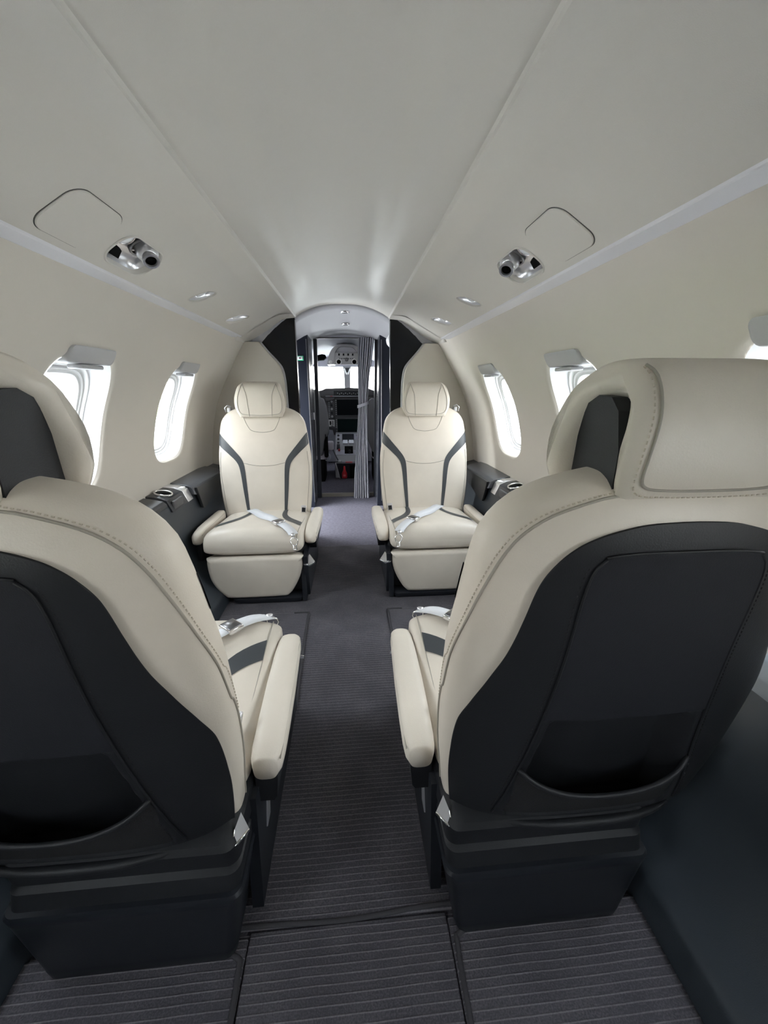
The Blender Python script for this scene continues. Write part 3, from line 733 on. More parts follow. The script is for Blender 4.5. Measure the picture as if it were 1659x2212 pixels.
    for (y, gr) in ((.205, .93), (.262, .985), (.276, 1.0), (.288, .985), (.295, .955), (.298, .90)):
        def fp(g):
            base = [(.242, .236), (.225, .246), (.0, .247), (-.18, .246), (-.197, .236), (-.198, .19), (-.190, .135), (-.166, .085), (-.135, .048), (-.108, .036), (0, .034), (.14, .036), (.172, .046), (.198, .082), (.224, .135), (.240, .19)]
            base = smoothline([(a, 0, b) for a, b in base+[base[0]]], 3)[:-1]
            cx_, cz_ = .022, .14
            return [(cx_+(p.x-cx_)*g, y+.012*(p.z-.14)/.1*0, cz_+(p.z-cz_)*(1-(1-g)*1.6)) for p in base]
        loops.append(fp(gr))
    mb.loft(loops); B(mb, 'footrest', 'leather', angle=60)
    # ---- backrest body
    N = 96; rows = []
    for z in ZR: rows.append([body(2*pi*k/N, z) for k in range(N)])
    mb = MB(); mb.loft(rows); back = B(mb, 'backrest', 'leather')
    # black rear shell with sunk pocket recess
    def in_rec(x, z):
        # trapezoid opening: returns 0..1 depth factor
        top, bot = .535, .292
        hw = .113+.035*(top-z)/(top-bot)
        dx = hw-abs(x); dz = min(top-z, z-bot)
        r = .012
        return sstep(0, r, dx)*sstep(0, r, dz)
    def soff(a, z):
        x = body(a, z).x; return .0045-.034*in_rec(x, z)
    zs = [.262+.5895*(1-(1-k/120)**1.9) for k in range(121)]
    R1 = patch(zs, lambda z: -radians(bk(z)), lambda z: radians(bk(z)), soff, 110)
    R0 = patch(zs, lambda z: -radians(bk(z)), lambda z: radians(bk(z)), -.002, 110)
    rim1 = R1[0]+[r[-1] for r in R1[1:]]+R1[-1][::-1][1:]+[r[0] for r in R1[::-1][1:-1]]
    rim0 = R0[0]+[r[-1] for r in R0[1:]]+R0[-1][::-1][1:]+[r[0] for r in R0[::-1][1:-1]]
    mb = MB(); mb.grid(R1); mb.grid([rim1, rim0], closeu=True); sh = B(mb, 'back_shell', 'black')
    # cut body behind the recess so nothing pokes through: body rear faces under the shell are removed
    me = back.data; bm = bmesh.new(); bm.from_mesh(me); kill = []
    for f in bm.faces:
        c = f.calc_center_median(); x, z = c.x*m, c.z
        if c.y < s_m(z)-.02 and .29 < z < .80 and abs(x) < s_w(z)*.60 and all(abs(v.co.x) < s_w(v.co.z)*.66 for v in f.verts): kill.append(f)
    bmesh.ops.delete(bm, geom=kill, context='FACES'); bm.to_mesh(me); bm.free()
    # inner fabric panel outline piping + fabric panel
    def half_w(z): return pchip([(.29, .165), (.37, .150), (.53, .126), (.66, .115), (.76, .112), (.79, .108), (.808, .096), (.815, .080)])(z)
    zs2 = zrange(.54, .815, 40)
    Rp = patch(zs2, lambda z: -ang_rear(half_w(z), z), lambda z: ang_rear(half_w(z), z), .0062, 30)
    mb = MB(); mb.grid(Rp); mb.grid([[Vector(p)+Vector((0, .004, 0)) for p in r] for r in Rp]); B(mb, 'back_panel', 'black_fab', sh)
    for sg in (1, -1):
        ln = [body(sg*ang_rear(half_w(z), z), z, .0058) for z in zrange(.30, .808, 50)]
        mb = MB(); mb.tube(ln, .0018, 6); B(mb, 'piping', 'black', sh)
        st = [body(sg*ang_rear(half_w(z)+.008, z), z, .0048) for z in zrange(.32, .80, 50)]
        B(stitches(st, .0008), 'stitching', 'thread_dk', sh, smooth=False)
    topl = [body(ang_rear(x, .8165), .8165-.006*(abs(x)/.096)**4, .0058) for x in zrange(-.096, .096, 24)]
    mb = MB(); mb.tube(topl, .0018, 6); B(mb, 'piping', 'black', sh)
    # shell lip below pocket and beneath
    lip = [body(ang_rear(x, .30), .283-.010*(1-(x/.17)**2), .012*(1-(abs(x)/.17)**3)+.004) for x in zrange(-.16, .16, 24)]
    mb = MB(); mb.tube(lip, [.003+.006*(1-(abs(k-12)/12)**2) for k in range(25)], 10); B(mb, 'lower_lip', 'black', sh)
    # literature pocket: net pouch with padded rim
    rows = []
    for i in range(17):
        t = i/16
        r = []
        for j in range(33):
            u = -1+2*j/32; ztop = .425-.046*(1-u*u); zb = .288
            z = zb+(ztop-zb)*t; x = u*(.141+(.02*(1-t)))
            bulge = .004+.020*(1-u**4)*t**1.5-.004*(1-t)
            p = body(ang_rear(x, z), z, bulge); r.append(p)
        rows.append(r)
    mb = MB(); mb.grid(rows); mb.grid([[Vector(p)+Vector((0, .003, 0)) for p in r] for r in rows]); pk = B(mb, 'pocket', 'mesh', sh)
    mb = MB(); mb.tube(rows[-1], .0042, 8); B(mb, 'pocket_rim', 'black', pk)
    # flank seam + stitching (cream)
    ln = []
    for sg in (1, -1):
        seq = [body(sg*radians(fl(z)), z, .0006) for z in zrange(.26, .885, 90)]
        ln.append(seq)
    full = ln[0]+[body(radians(a), .888+.002*(1-(a/12)**2), .0006) for a in zrange(12, -12, 8)]+ln[1][::-1]
    mb = MB(); mb.tube(full, .0019, 6); B(mb, 'piping', 'leather_dk', back)
    st = [body(radians(fl(z)+4.5), z+.002, .0004) for z in zrange(.50, .882, 70)]+[body(radians(a), .897, .0005) for a in zrange(22, -22, 14)]+[body(-radians(fl(z)+4.5), z+.002, .0004) for z in zrange(.882, .50, 70)]
    B(stitches(st), 'stitching', 'thread', back, smooth=False)
    # ---- front face: stripes and seams
    xi = pchip([(.30, .094), (.45, .102), (.58, .110), (.605, .115), (.633, .129), (.66, .150), (.71, .192), (.762, .236)])
    xo = pchip([(.30, .108), (.45, .124), (.56, .135), (.59, .142), (.613, .155), (.65, .190), (.703, .247), (.72, .262)])
    for sg in (1, -1):
        zs3 = zrange(.306, .762, 70)
        def fa(x, z):
            w = s_w(z); return pi-sg*asin(min(1, (min(x, w*.997)/w)**(NF/2)))
        rows = []
        for z in zs3:
            a0 = fa(xi(z), z); a1 = fa(xo(z), z) if z < .703 else pi-sg*(pi/2)*(.97)
            if z >= .703: a1 = pi-sg*radians(80)
            rows.append([body(a0+(a1-a0)*k/10, z, .0016) for k in range(11)])
        mb = MB(); mb.grid(rows); mb.grid([[Vector(p)-Vector((0, .004, 0)) for p in r] for r in rows]); B(mb, 'backrest_stripe', 'char', back)
    def fseam(pts, nm='seam', par=back):
        P = smoothline([(a, 0, b) for a, b in pts], 8)
        mb = MB(); mb.tube([body(ang_front(p.x, p.z), p.z, .0004) for p in P], .0014, 6); B(mb, nm, 'leather_dk', par)
    fseam([(-.104, .865), (-.094, .835), (-.075, .795), (-.055, .775), (0, .766), (.055, .775), (.075, .795), (.094, .835), (.104, .865)])
    fseam([(-.112, .60), (-.06, .588), (0, .584), (.06, .588), (.112, .60)])
    for sg in (1, -1): fseam([(sg*.222, .32), (sg*.236, .45), (sg*.244, .56), (sg*.236, .66)])
    # ---- headrest: padded loop around a black core
    # side profile (y, z): outer and inner outlines, index matched
    HO = [(-.224, .848), (-.222, .92), (-.230, .985), (-.248, 1.018), (-.280, 1.032), (-.315, 1.030), (-.342, 1.012), (-.356, .97), (-.358, .92), (-.350, .885), (-.338, .872)]
    HI = [(-.250, .846), (-.246, .905), (-.256, .955), (-.266, .978), (-.282, .988), (-.306, .986), (-.320, .975), (-.330, .95), (-.333, .915), (-.332, .890), (-.330, .876)]
    wz0 = pchip([(.845, .108), (.86, .114), (.90, .129), (.935, .131), (.98, .122), (1.02, .110), (1.04, .102)])
    wyf = pchip([(-.36, .82), (-.33, .86), (-.28, .96), (-.22, 1.03)])
    wz = lambda z, y: wz0(z)*wyf(y)
    outp = smoothline([(0, a, b) for a, b in HO], 4); inp = smoothline([(0, a, b) for a, b in HI], 4)
    mb = MB(); loops = []
    K = 21
    for s_ in range(K):
        u = -1+2*s_/(K-1); e = (1-abs(u)**7)**(1/3.0) if abs(u) < 1 else 0
        lo = []
        for q in range(len(outp)):
            po, pi_ = outp[q], inp[q]; c = (po+pi_)/2
            p = c+(po-c)*(.45+.55*e); lo.append((u*wz(p.z, po.y), p.y, p.z))
        li = []
        for q in range(len(inp))[::-1]:
            po, pi_ = outp[q], inp[q]; c = (po+pi_)/2
            p = c+(pi_-c)*(.45+.55*e); li.append((u*wz(po.z, po.y), p.y, p.z))
        # rounded centre closing of loop on outside handled by closeu
        loops.append(lo+li)
    mb.loft(loops); hr = B(mb, 'headrest', 'leather')
    # seams of headrest (rear panel) and front
    def oy(z, front):
        L_ = [p for p in outp]; best = None
        for i in range(len(L_)-1):
            if front and i > len(L_)*.40: break
            if not front and i < len(L_)*.5: continue
            if (L_[i].z-z)*(L_[i+1].z-z) <= 0 and L_[i].z != L_[i+1].z:
                t = (z-L_[i].z)/(L_[i+1].z-L_[i].z); return L_[i].y+(L_[i+1].y-L_[i].y)*t
        return L_[0].y if front else L_[-1].y
    rs = [(.088, 1.024), (.082, 1.012), (.080, .975), (.086, .93), (.087, .905), (.078, .893), (.05, .889), (0, .888)]
    rs = rs+[(-a, b) for a, b in rs[::-1][1:]]
    P = smoothline([(a, 0, b) for a, b in rs], 8); ptsr = [(p.x, oy(min(p.z, 1.028), False)-.0006, p.z) for p in P]
    mb = MB(); mb.tube(ptsr, .0017, 6); B(mb, 'piping', 'leather_dk', hr)
    rs = [(.092, 1.022), (.089, 1.010), (.088, .975), (.094, .93), (.095, .900), (.084, .884), (.05, .880), (0, .879)]
    rs = rs+[(-a, b) for a, b in rs[::-1][1:]]
    P = smoothline([(a, 0, b) for a, b in rs], 8); B(stitches([(p.x, oy(min(p.z, 1.027), False)-.0002, p.z) for p in P], .0010), 'stitching', 'thread', hr, smooth=False)
    for sg in (1, -1):
        P = smoothline([(sg*.088, 0, 1.022), (sg*.080, 0, 1.0), (sg*.068, 0, .965), (sg*.064, 0, .92), (sg*.060, 0, .852)], 8)
        mb = MB(); mb.tube([(p.x, oy(p.z, True)+.0004, p.z) for p in P], .0013, 6); B(mb, 'seam', 'leather_dk', hr)
    # piping around the front face edge
    mb = MB(); ed = []
    for (a, b) in [(.090, 1.018), (.098, 1.0), (.114, .95), (.117, .91), (.108, .875), (.08, .862), (0, .858)]: ed.append((a, 0, b))
    ed = ed+[(-a, 0, b) for a, _, b in ed[::-1][1:]]
    mb.tube([(p.x, oy(p.z, True)+.0002, p.z) for p in smoothline(ed, 6)], .0012, 6); B(mb, 'seam', 'leather_dk', hr)
    # black core between the loop and the backrest
    mb = MB(); core = [(-.246, .85), (-.252, .955), (-.264, .982), (-.284, .992), (-.308, .990), (-.324, .975), (-.336, .93), (-.336, .875), (-.318, .855), (-.29, .83)]
    mb.loft([[(x, yy*(1-abs(x)*.0), zz) for yy, zz in core] for x in (-.106, -.100, .100, .106)]); B(mb, 'headrest_core', 'black', smooth=False)
    # ---- shoulder belt guide on the outer shoulder
    mb = MB(); mb.box(-.19, -.168, -.30, -.27, .868, .898, .006); gd = B(mb, 'shoulder_belt_guide', 'grey')
    mb = MB(); mb.tube([(-.200, -.285, .872), (-.205, -.285, .895), (-.190, -.285, .908), (-.170, -.285, .900)], .003, 8); B(mb, 'guide_loop', 'silver', gd)
    return root, B, ct

def belt(m, ct, rootname='seat_belt'):
    root = empty(rootname)
    def B(mb, nm, mt, par=root, **k): return mb.build(nm, mt, par, mirror=m, **k)
    def ribbon(pts, w, th=.0022, nrm=Vector((0, 0, 1)), tw=None):
        P = smoothline(pts, 8); loops = []
        for i, p in enumerate(P):
            t = (P[min(i+1, len(P)-1)]-P[max(i-1, 0)]).normalized(); s_ = t.cross(nrm).normalized()
            nn = s_.cross(t)
            if tw: a = tw(i/(len(P)-1)); s_, nn = s_*cos(a)+nn*sin(a), nn*cos(a)-s_*sin(a)
            loops.append([p+s_*w/2+nn*th/2, p-s_*w/2+nn*th/2, p-s_*w/2-nn*th/2, p+s_*w/2-nn*th/2])
        return MB().loft(loops)
    z = lambda x, y, h=.006: (x, y, ct(x, y)+h)
    mb = ribbon([z(-.105, -.19, .010), z(-.055, -.10, .010), z(.01, .02, .012), z(.075, .115, .016), z(.120, .18, .014)], .040, tw=lambda t: .9*sin(pi*t)*.6); B(mb, 'webbing', 'belt')
    # buckle plate
    d = Vector((.075, .085, 0)).normalized(); sd = Vector((d.y, -d.x, 0)); c = Vector((.128, .192, ct(.128, .192)+.015))
    mt = Matrix.Translation(c) @ Matrix((( sd.x, d.x, 0, 0), (sd.y, d.y, 0, 0), (0, 0, 1, 0), (0, 0, 0, 1)))
    mb = MB(); mb.box(-.026, .026, -.024, .020, -.009, .006, .003, 2, mt); bu = B(mb, 'buckle', 'chrome')
    mb = MB(); mb.box(-.022, .022, -.020, .016, .005, .008, .001, 1, mt); B(mb, 'buckle_plate', 'gunmetal', bu)
    mb = ribbon([z(.140, .204, .012), z(.172, .238, .012), (.197, .266, .362), (.208, .282, .352)], .046); B(mb, 'webbing', 'belt')
    # connector loop hanging over the front corner
    mb = MB(); mb.lathe([(.010, -.004), (.010, .004)], (.206, .288, .352), (0, .3, 1), 16); B(mb, 'stud', 'silver')
    o = Vector((.210, .296, .340)); dn = Vector((.10, .30, -1)).normalized(); sx_ = Vector((1, 0, .0)); 
    ring = [o+sx_*a+dn*b for a, b in ((-.006, 0), (-.015, .008), (-.017, .018), (-.012, .030), (-.006, .036), (-.008, .052), (-.006, .056), (.006, .056), (.008, .052), (.006, .036), (.012, .030), (.017, .018), (.015, .008), (.006, 0))]
    mb = MB(); mb.tube(ring, .0026, 8, closed=True); B(mb, 'connector', 'chrome')
    mb = MB(); mb.tube([o+dn*.036-sx_*.006, o+dn*.036+sx_*.006], .0022, 8); B(mb, 'connector_bar', 'chrome')
    # receptacle standing at the aisle corner of the backrest
    mt = Matrix.Translation((.212, -.110, .352)) @ Matrix.Rotation(radians(-25), 4, 'X') @ Matrix.Rotation(radians(8), 4, 'Y')
    mb = MB(); mb.box(-.014, .014, -.007, .007, -.02, .026, .003, 2, mt); rc = B(mb, 'receptacle', 'silver')
    mb = MB(); mb.box(-.010, .010, .006, .009, -.012, .020, .001, 1, mt); B(mb, 'release_button', 'navy', rc)
    return root
def copy_tree(o, parent=None):
    c = o.copy(); COL.objects.link(c)
    if parent: c.parent = parent
    for ch in [x for x in bpy.data.objects if x.parent == o]: copy_tree(ch, c)
    return c
CX = .455
s1, _, ct = make_seat(1); b1 = belt(1, ct)
s2, _, _ = make_seat(-1); b2 = belt(-1, ct)
s3 = copy_tree(s1); b3 = copy_tree(b1); s4 = copy_tree(s2); b4 = copy_tree(b2)
FAR, NEAR = 2.0, .75
def put(s, b, x, y, rz, lab, bl):
    for o in (s, b): o.location = (x, y, 0); o.rotation_euler = (0, 0, rz)
    tag(s, lab, 'seat', 'four cream cabin seats'); tag(b, bl, 'seat belt', 'white lap belts on the cabin seats')
put(s1, b1, -.432, NEAR, 0, 'near left cream leather seat seen from behind, with black back shell', 'white lap belt lying on the near left seat')
put(s2, b2, .436, NEAR, 0, 'near right cream leather seat seen from behind, with black back shell and net pocket', 'white lap belt lying on the near right seat')
put(s3, b3, CX, FAR, pi, 'far right cream leather seat facing the camera, with charcoal stripes', 'white lap belt lying across the far right seat')
put(s4, b4, -CX, FAR, pi, 'far left cream leather seat facing the camera, with charcoal stripes', 'white lap belt lying across the far left seat')

for ch in s1.children:      # its headrest stands a little higher and further forward
    if ch.name.startswith('headrest'): ch.location = (0, .004, .008)
for seat_, dx_ in ((s1, .012), (s2, -.012)):   # backrests of the near pair stand slightly towards the aisle
    for ch in seat_.children:
        if ch.name.startswith(('backrest', 'back_shell')): ch.location = (dx_, 0, 0)
# ================================================================== COCKPIT
mb = MB(); mb.box(-.62, .62, 3.66, 5.5, -.05, .028); o = mb.build('floor_cockpit', 'farcarpet', smooth=False); tag(o, 'cockpit floor beyond the doorway sill', kind='structure')
mb = MB(); mb.box(-.30, .30, 3.640, 3.665, -.01, .036, .002); o = mb.build('trim_5', 'sill', smooth=False); tag(o, 'low metal sill across the cockpit doorway', kind='structure')
# lining: ceiling/side arch with windscreen openings
mb = MB(); rows = []
for y, k in ((3.68, 1.0), (4.2, 1.0), (4.7, .985), (5.1, .95), (5.42, .90)):
    rows.append([(.66*cos(a)*(1.0 if k == 1 else .98), y, .80+.68*k*abs(sin(a))**.8) for a in [pi*j/24 for j in range(25)]])
mb.grid(rows); o = mb.build('ceiling_cockpit', 'cocklight'); tag(o, 'pale grey arched cockpit lining', kind='structure')
mb = MB()
for s_ in (-1, 1): mb.box(s_*.65-.01, s_*.65+.01, 3.68, 5.45, 0, .82)
mb.build('wall_cockpit', 'cocklight', smooth=False)['kind'] = 'structure'
bpy.data.objects['wall_cockpit']['label'] = 'lower side walls of the cockpit'
mb = MB(); mb.box(-.66, .66, 5.40, 5.46, 1.262, 1.47); mb.box(-.66, .66, 5.40, 5.46, 0, .955); mb.box(-.66, -.56, 5.40, 5.46, .95, 1.27); mb.box(.56, .66, 5.40, 5.46, .95, 1.27)
o = mb.build('wall_front', 'cocklight', smooth=False); tag(o, 'front wall of the cockpit around the windscreens', kind='structure')
mb = MB(); mb.prism([(-.052, 1.27), (.058, 1.27), (.044, 1.20), (.040, .95), (-.032, .95), (-.036, 1.20)], 'y', 5.36, 5.42, .006, 2)
o = mb.build('windscreen_post', 'cockgrey', angle=40); tag(o, 'grey post between the two bright windscreens', 'post')
for s_, sn, i in ((-1, 'left', 11), (1, 'right', 12)):
    mb = MB(); mb.box(min(s_*.045, s_*.57), max(s_*.045, s_*.57), 5.435, 5.443, .95, 1.27); o = mb.build('window_%d' % i, 'glass', smooth=False); tag(o, 'bright %s cockpit windscreen' % sn, kind='structure')
# V struts of the standby compass
root = empty('compass_bracket', (.004, 5.30, 1.20)); tag(root, 'small V-shaped bracket hanging at the top of the windscreen post', 'bracket')
mb = MB(); mb.tube([(-.032, 0, .04), (-.008, 0, -.035)], .005, 8); mb.build('strut', 'silver', root)
mb = MB(); mb.tube([(.036, 0, .04), (.010, 0, -.035)], .005, 8); mb.build('strut', 'silver', root)
mb = MB(); mb.prism([(-.03, .045), (.034, .045), (.012, -.01), (-.008, -.01)], 'y', .0, .02, .003, 2); mb.build('body', 'dkgrey', root, angle=40)

# overhead panel
root = empty('overhead_console', (0, 4.62, 1.36)); tag(root, 'grey overhead switch panel hanging from the cockpit ceiling', 'overhead panel')
def R_(mb, o0, name, m, par, **k):
    mb.V = [v-o0 for v in mb.V]; return mb.build(name, m, par, **k)
o0 = root.location
arch = smoothline([(-.208, 0, 1.245), (-.196, 0, 1.30), (-.168, 0, 1.375), (-.125, 0, 1.425), (-.07, 0, 1.448), (.0, 0, 1.452), (.08, 0, 1.446), (.14, 0, 1.42), (.18, 0, 1.37), (.205, 0, 1.30), (.215, 0, 1.245)], 5)
inn = smoothline([(-.128, 0, 1.250), (-.130, 0, 1.30), (-.118, 0, 1.365), (-.095, 0, 1.40), (-.06, 0, 1.425), (.0, 0, 1.428), (.065, 0, 1.424), (.10, 0, 1.40), (.125, 0, 1.365), (.135, 0, 1.30), (.135, 0, 1.250)], 5)
mb = MB(); mb.loft([[(p.x, y, p.z) for p in arch]+[(p.x, y, p.z) for p in inn[::-1]] for y in (4.58, 4.90)]); R_(mb, o0, 'surround', 'cockgrey', root, angle=40)
mb = MB(); mb.prism([(-.125, 1.366), (.130, 1.366), (.100, 1.428), (-.09, 1.428)], 'y', 4.64, 4.66, .002, 1); R_(mb, o0, 'upper_panel', 'cocklight', root, smooth=False)
mb = MB(); mb.prism([(-.132, 1.246), (.136, 1.246), (.132, 1.368), (-.128, 1.368)], 'y', 4.60, 4.66, .003, 1); pn = R_(mb, o0, 'switch_panel', 'cockgrey', root, smooth=False)
for x in (-.075, -.026, .025, .074): mb = MB(); mb.box(x-.008, x+.008, 4.590, 4.602, 1.337, 1.358, .002); R_(mb, o0, 'switch', 'void', pn)
for x in (-.08, .09):
    mb = MB(); mb.lathe([(.030, 0), (.033, .008), (.026, .010), (.022, .004)], (x, 4.60, 1.274), (0, -1, 0), 20, False, False); v = R_(mb, o0, 'speaker_vent', 'white', pn)
    mb = MB(); mb.lathe([(.023, 0), (.023, .006)], (x, 4.60, 1.272), (0, -1, 0), 20); R_(mb, o0, 'vent_opening', 'void', v)
for k in range(7): mb = MB(); x = -.07+.024*k; mb.box(x-.007, x+.007, 4.592, 4.602, 1.302, 1.312, .001, 1); R_(mb, o0, 'switch', 'dkgrey', pn)
mb = MB(); mb.lathe([(.018, 0), (.018, .012), (.012, .016)], (-.003+.01, 4.60, 1.296), (0, -1, 0), 16); R_(mb, o0, 'knob', 'dkgrey', pn)
mb = MB(); mb.lathe([(.018, 0), (.020, .008), (.014, .010), (.010, .002)], (-.172, 4.58, 1.268), (0, -1, 0), 20, False, True); R_(mb, o0, 'air_outlet', 'white', root)
# sun visor
mb = MB(); mb.prism([(-.335, 1.335), (-.26, 1.352), (-.225, 1.345), (-.215, 1.318), (-.245, 1.292), (-.335, 1.282)], 'y', 4.60, 4.70, .006, 2); o = mb.build('sun_visor', 'void', angle=40); tag(o, 'dark folded sun visor left of the overhead panel', 'sun visor')

# instrument panel
root = empty('instrument_panel', (0, 5.0, .7)); o0 = root.location; tag(root, 'cockpit instrument panel with dark display screens', 'instrument panel')
mb = MB(); mb.prism([(-.56, .95), (-.36, .962), (-.30, .975), (-.255, .994), (-.03, 1.000), (.03, 1.004), (.10, 1.0), (.26, .994), (.31, .975), (.56, .95), (.56, .905), (-.56, .905)], 'y', 4.93, 5.30, .006, 2); R_(mb, o0, 'glareshield', 'dkgrey', root, angle=40)
mb = MB(); mb.prism([(-.16, .968), (.16, .968), (.16, .912), (-.16, .912)], 'y', 4.915, 4.935, .002, 1); gp = R_(mb, o0, 'autopilot_panel', 'base', root, smooth=False)
for k in range(11):
    x = -.115+.024*k; mb = MB(); mb.lathe([(.006, 0), (.006, .010)], (x, 4.917, .94-.010*(k % 2)), (0, -1, 0), 10); R_(mb, o0, 'knob', 'cockgrey', gp)
mb = MB(); mb.box(-.26, .17, 4.905, 4.935, .902, .909, .001, 1); R_(mb, o0, 'trim_bar', 'cocklight', root, smooth=False)
mb = MB(); mb.box(-.205, -.175, 4.900, 4.905, .903, .909); R_(mb, o0, 'warning_light', 'pink', root, smooth=False)
mb = MB(); mb.prism([(-.56, .905), (.56, .905), (.56, .52), (.17, .44), (-.178, .44), (-.19, .50), (-.56, .56)], 'y', 4.955, 5.05, .003, 1); R_(mb, o0, 'panel_face', 'dkgrey', root, smooth=False)
for nm, z0, z1, mt in (('upper_screen', .681, .866, 'screen'), ('lower_screen', .466, .636, 'screen2')):
    mb = MB(); mb.box(-.150, .150, 4.938, 4.96, z0-.014, z1+.012, .004); fr = R_(mb, o0, nm, 'dkgrey', root)
    mb = MB(); mb.box(-.128, .128, 4.933, 4.940, z0, z1, .001, 1); R_(mb, o0, 'display', mt, fr, smooth=False)
    for k in range(8):
        zz = z0+.01+(z1-z0-.02)*k/7
        mb = MB(); mb.box(-.146, -.134, 4.932, 4.94, zz-.005, zz+.005, .001, 1); R_(mb, o0, 'bezel_key', 'cockgrey', fr, smooth=False)
mb = MB(); mb.box(-.235, -.155, 4.94, 4.96, .64, .87, .003); kc = R_(mb, o0, 'radio_panel', 'dkgrey', root)
for k in range(5):
    mb = MB(); mb.lathe([(.014, 0), (.014, .012), (.008, .014)], (-.192, 4.94, .845-.045*k), (0, -1, 0), 12); R_(mb, o0, 'knob', 'base' if k % 2 else 'cockgrey', kc)
for k in range(10):
    mb = MB(); zz = .66+.021*k; mb.box(-.231, -.216, 4.932, 4.942, zz-.006, zz+.006, .001, 1); R_(mb, o0, 'bezel_key', 'cockgrey', kc, smooth=False)
mb = MB(); mb.prism([(-.255, .895), (-.15, .895), (-.155, .870), (-.235, .845), (-.262, .86)], 'y', 4.86, 4.94, .003, 1); R_(mb, o0, 'hood', 'dkgrey', root, angle=40)
mb = MB(); mb.box(-.245, -.165, 4.94, 4.96, .545, .625, .002); pl = R_(mb, o0, 'placard', 'white', root, smooth=False)
mb = MB(); mb.box(-.225, -.205, 4.934, 4.941, .565, .61, .001, 1); mb.box(-.19, -.182, 4.934, 4.941, .56, .615, .001, 1); mb.box(-.202, -.197, 4.934, 4.941, .58, .59, .001, 1); R_(mb, o0, 'gear_symbols', 'base', pl, smooth=False)
mb = MB(); mb.tube([(-.20, 4.93, .555), (-.17, 4.87, .545), (-.135, 4.84, .53)], [.006, .007, .012], 10); R_(mb, o0, 'gear_lever', 'dkgrey', root)

# centre pedestal
root = empty('centre_pedestal', (0, 4.6, 0)); o0 = root.location; tag(root, 'grey centre pedestal with throttle levers and a stowed red bottle', 'pedestal')
mb = MB(); mb.prism([(4.92, .478), (4.80, .470), (4.62, .36), (4.48, .262), (4.345, .222), (4.33, .19), (4.34, .03), (4.92, .03)], 'x', -.152, .152, .004, 2); R_(mb, o0, 'body', 'cockgrey', root, angle=40)
def ped(x, t, h=0):  # on sloping top, t 0 (top) .. 1 (bottom)
    y = 4.80+(4.48-4.80)*t; z = .470+(.262-.470)*t; n_ = Vector((0, -.545, .838)); return Vector((x, y, z))+n_*h
def pbox(x0, x1, t0, t1, h, nm, mt, par=root, h0=-.002):
    mb = MB(); a, b, c, d = ped(x0, t0), ped(x1, t0), ped(x1, t1), ped(x0, t1); n_ = Vector((0, -.545, .838))
    mb.loft([[p+n_*h0 for p in (a, b, c, d)], [p+n_*h for p in (a, b, c, d)]]); return R_(mb, o0, nm, mt, par, smooth=False)
pbox(-.148, .148, .0, .98, .003, 'control_plate', 'cocklight')
pbox(-.072, .068, .03, .36, .008, 'keypad_screen', 'navy')
for x in (-.036, .034): pbox(x-.028, x+.028, .36, .52, .022, 'throttle_lever', 'silver')
pbox(-.045, .052, .62, .93, .012, 'quadrant_cover', 'void')
for x in (-.118, .112):
    for k in range(4):
        mb = MB(); c = ped(x, .10+.17*k, .003); mb.lathe([(.014, 0), (.013, .012), (.007, .014)], c, (0, -.545, .838), 12); R_(mb, o0, 'knob', 'dkgrey', root)
mb = MB(); mb.lathe([(.010, 0), (.010, .02), (.016, .024), (.018, .034), (.010, .042)], ped(.01, .95, .012), (0, -.3, 1), 16); R_(mb, o0, 'trim_knob', 'base', root)
mb = MB(); mb.lathe([(.012, 0), (.012, .02), (.006, .024)], ped(-.108, .80, .003), (0, -.5, .8), 12); R_(mb, o0, 'fuel_lever', 'red', root)
pbox(-.135, -.10, .55, .74, .02, 'lever_grip', 'base')
mb = MB(); mb.box(-.075, .075, 4.318, 4.334, .196, .222, .003); hd = R_(mb, o0, 'handle', 'cocklight', root); 
mb = MB(); mb.box(-.035, .04, 4.312, 4.32, .204, .220, .002); R_(mb, o0, 'handle_label', 'pink', hd)
mb = MB(); mb.prism([(-.145, .196), (.15, .196), (.120, .012), (-.098, .012)], 'y', 4.322, 4.342, .004, 1); bk_ = R_(mb, o0, 'rear_panel', 'base', root, angle=40)
mb = MB(); mb.tube([(-.146, 4.318, .205), (-.118, 4.318, .10), (-.100, 4.318, .022), (-.09, 4.318, .010), (.11, 4.318, .010)], .0035, 8); R_(mb, o0, 'panel_edge', 'silver', bk_)
mb = MB(); mb.box(.01, .11, 4.314, 4.324, .03, .18, .003); R_(mb, o0, 'net_pocket', 'void', bk_)
mb = MB(); mb.prism([(4.92, .03), (4.40, .03), (4.40, -.02), (4.92, -.02)], 'x', -.13, .13); R_(mb, o0, 'foot', 'void', root, smooth=False)
mb = MB(); mb.lathe([(.006, .135), (.011, .132), (.013, .100), (.016, .085), (.027, .062), (.030, .050), (.030, .008), (.027, .0)], (-.050, 4.290, .038), (0, 0, 1), 20); ob = mb.build('red_bottle', 'red'); tag(ob, 'small red bottle stowed on the rear of the centre pedestal', 'bottle')
mb = MB(); mb.box(-.014, .014, -.002, .001, .0, .022, .0, 1); lbo = mb.build('bottle_label', 'pink', ob, smooth=False); lbo.location = (-.050, 4.262, .062)

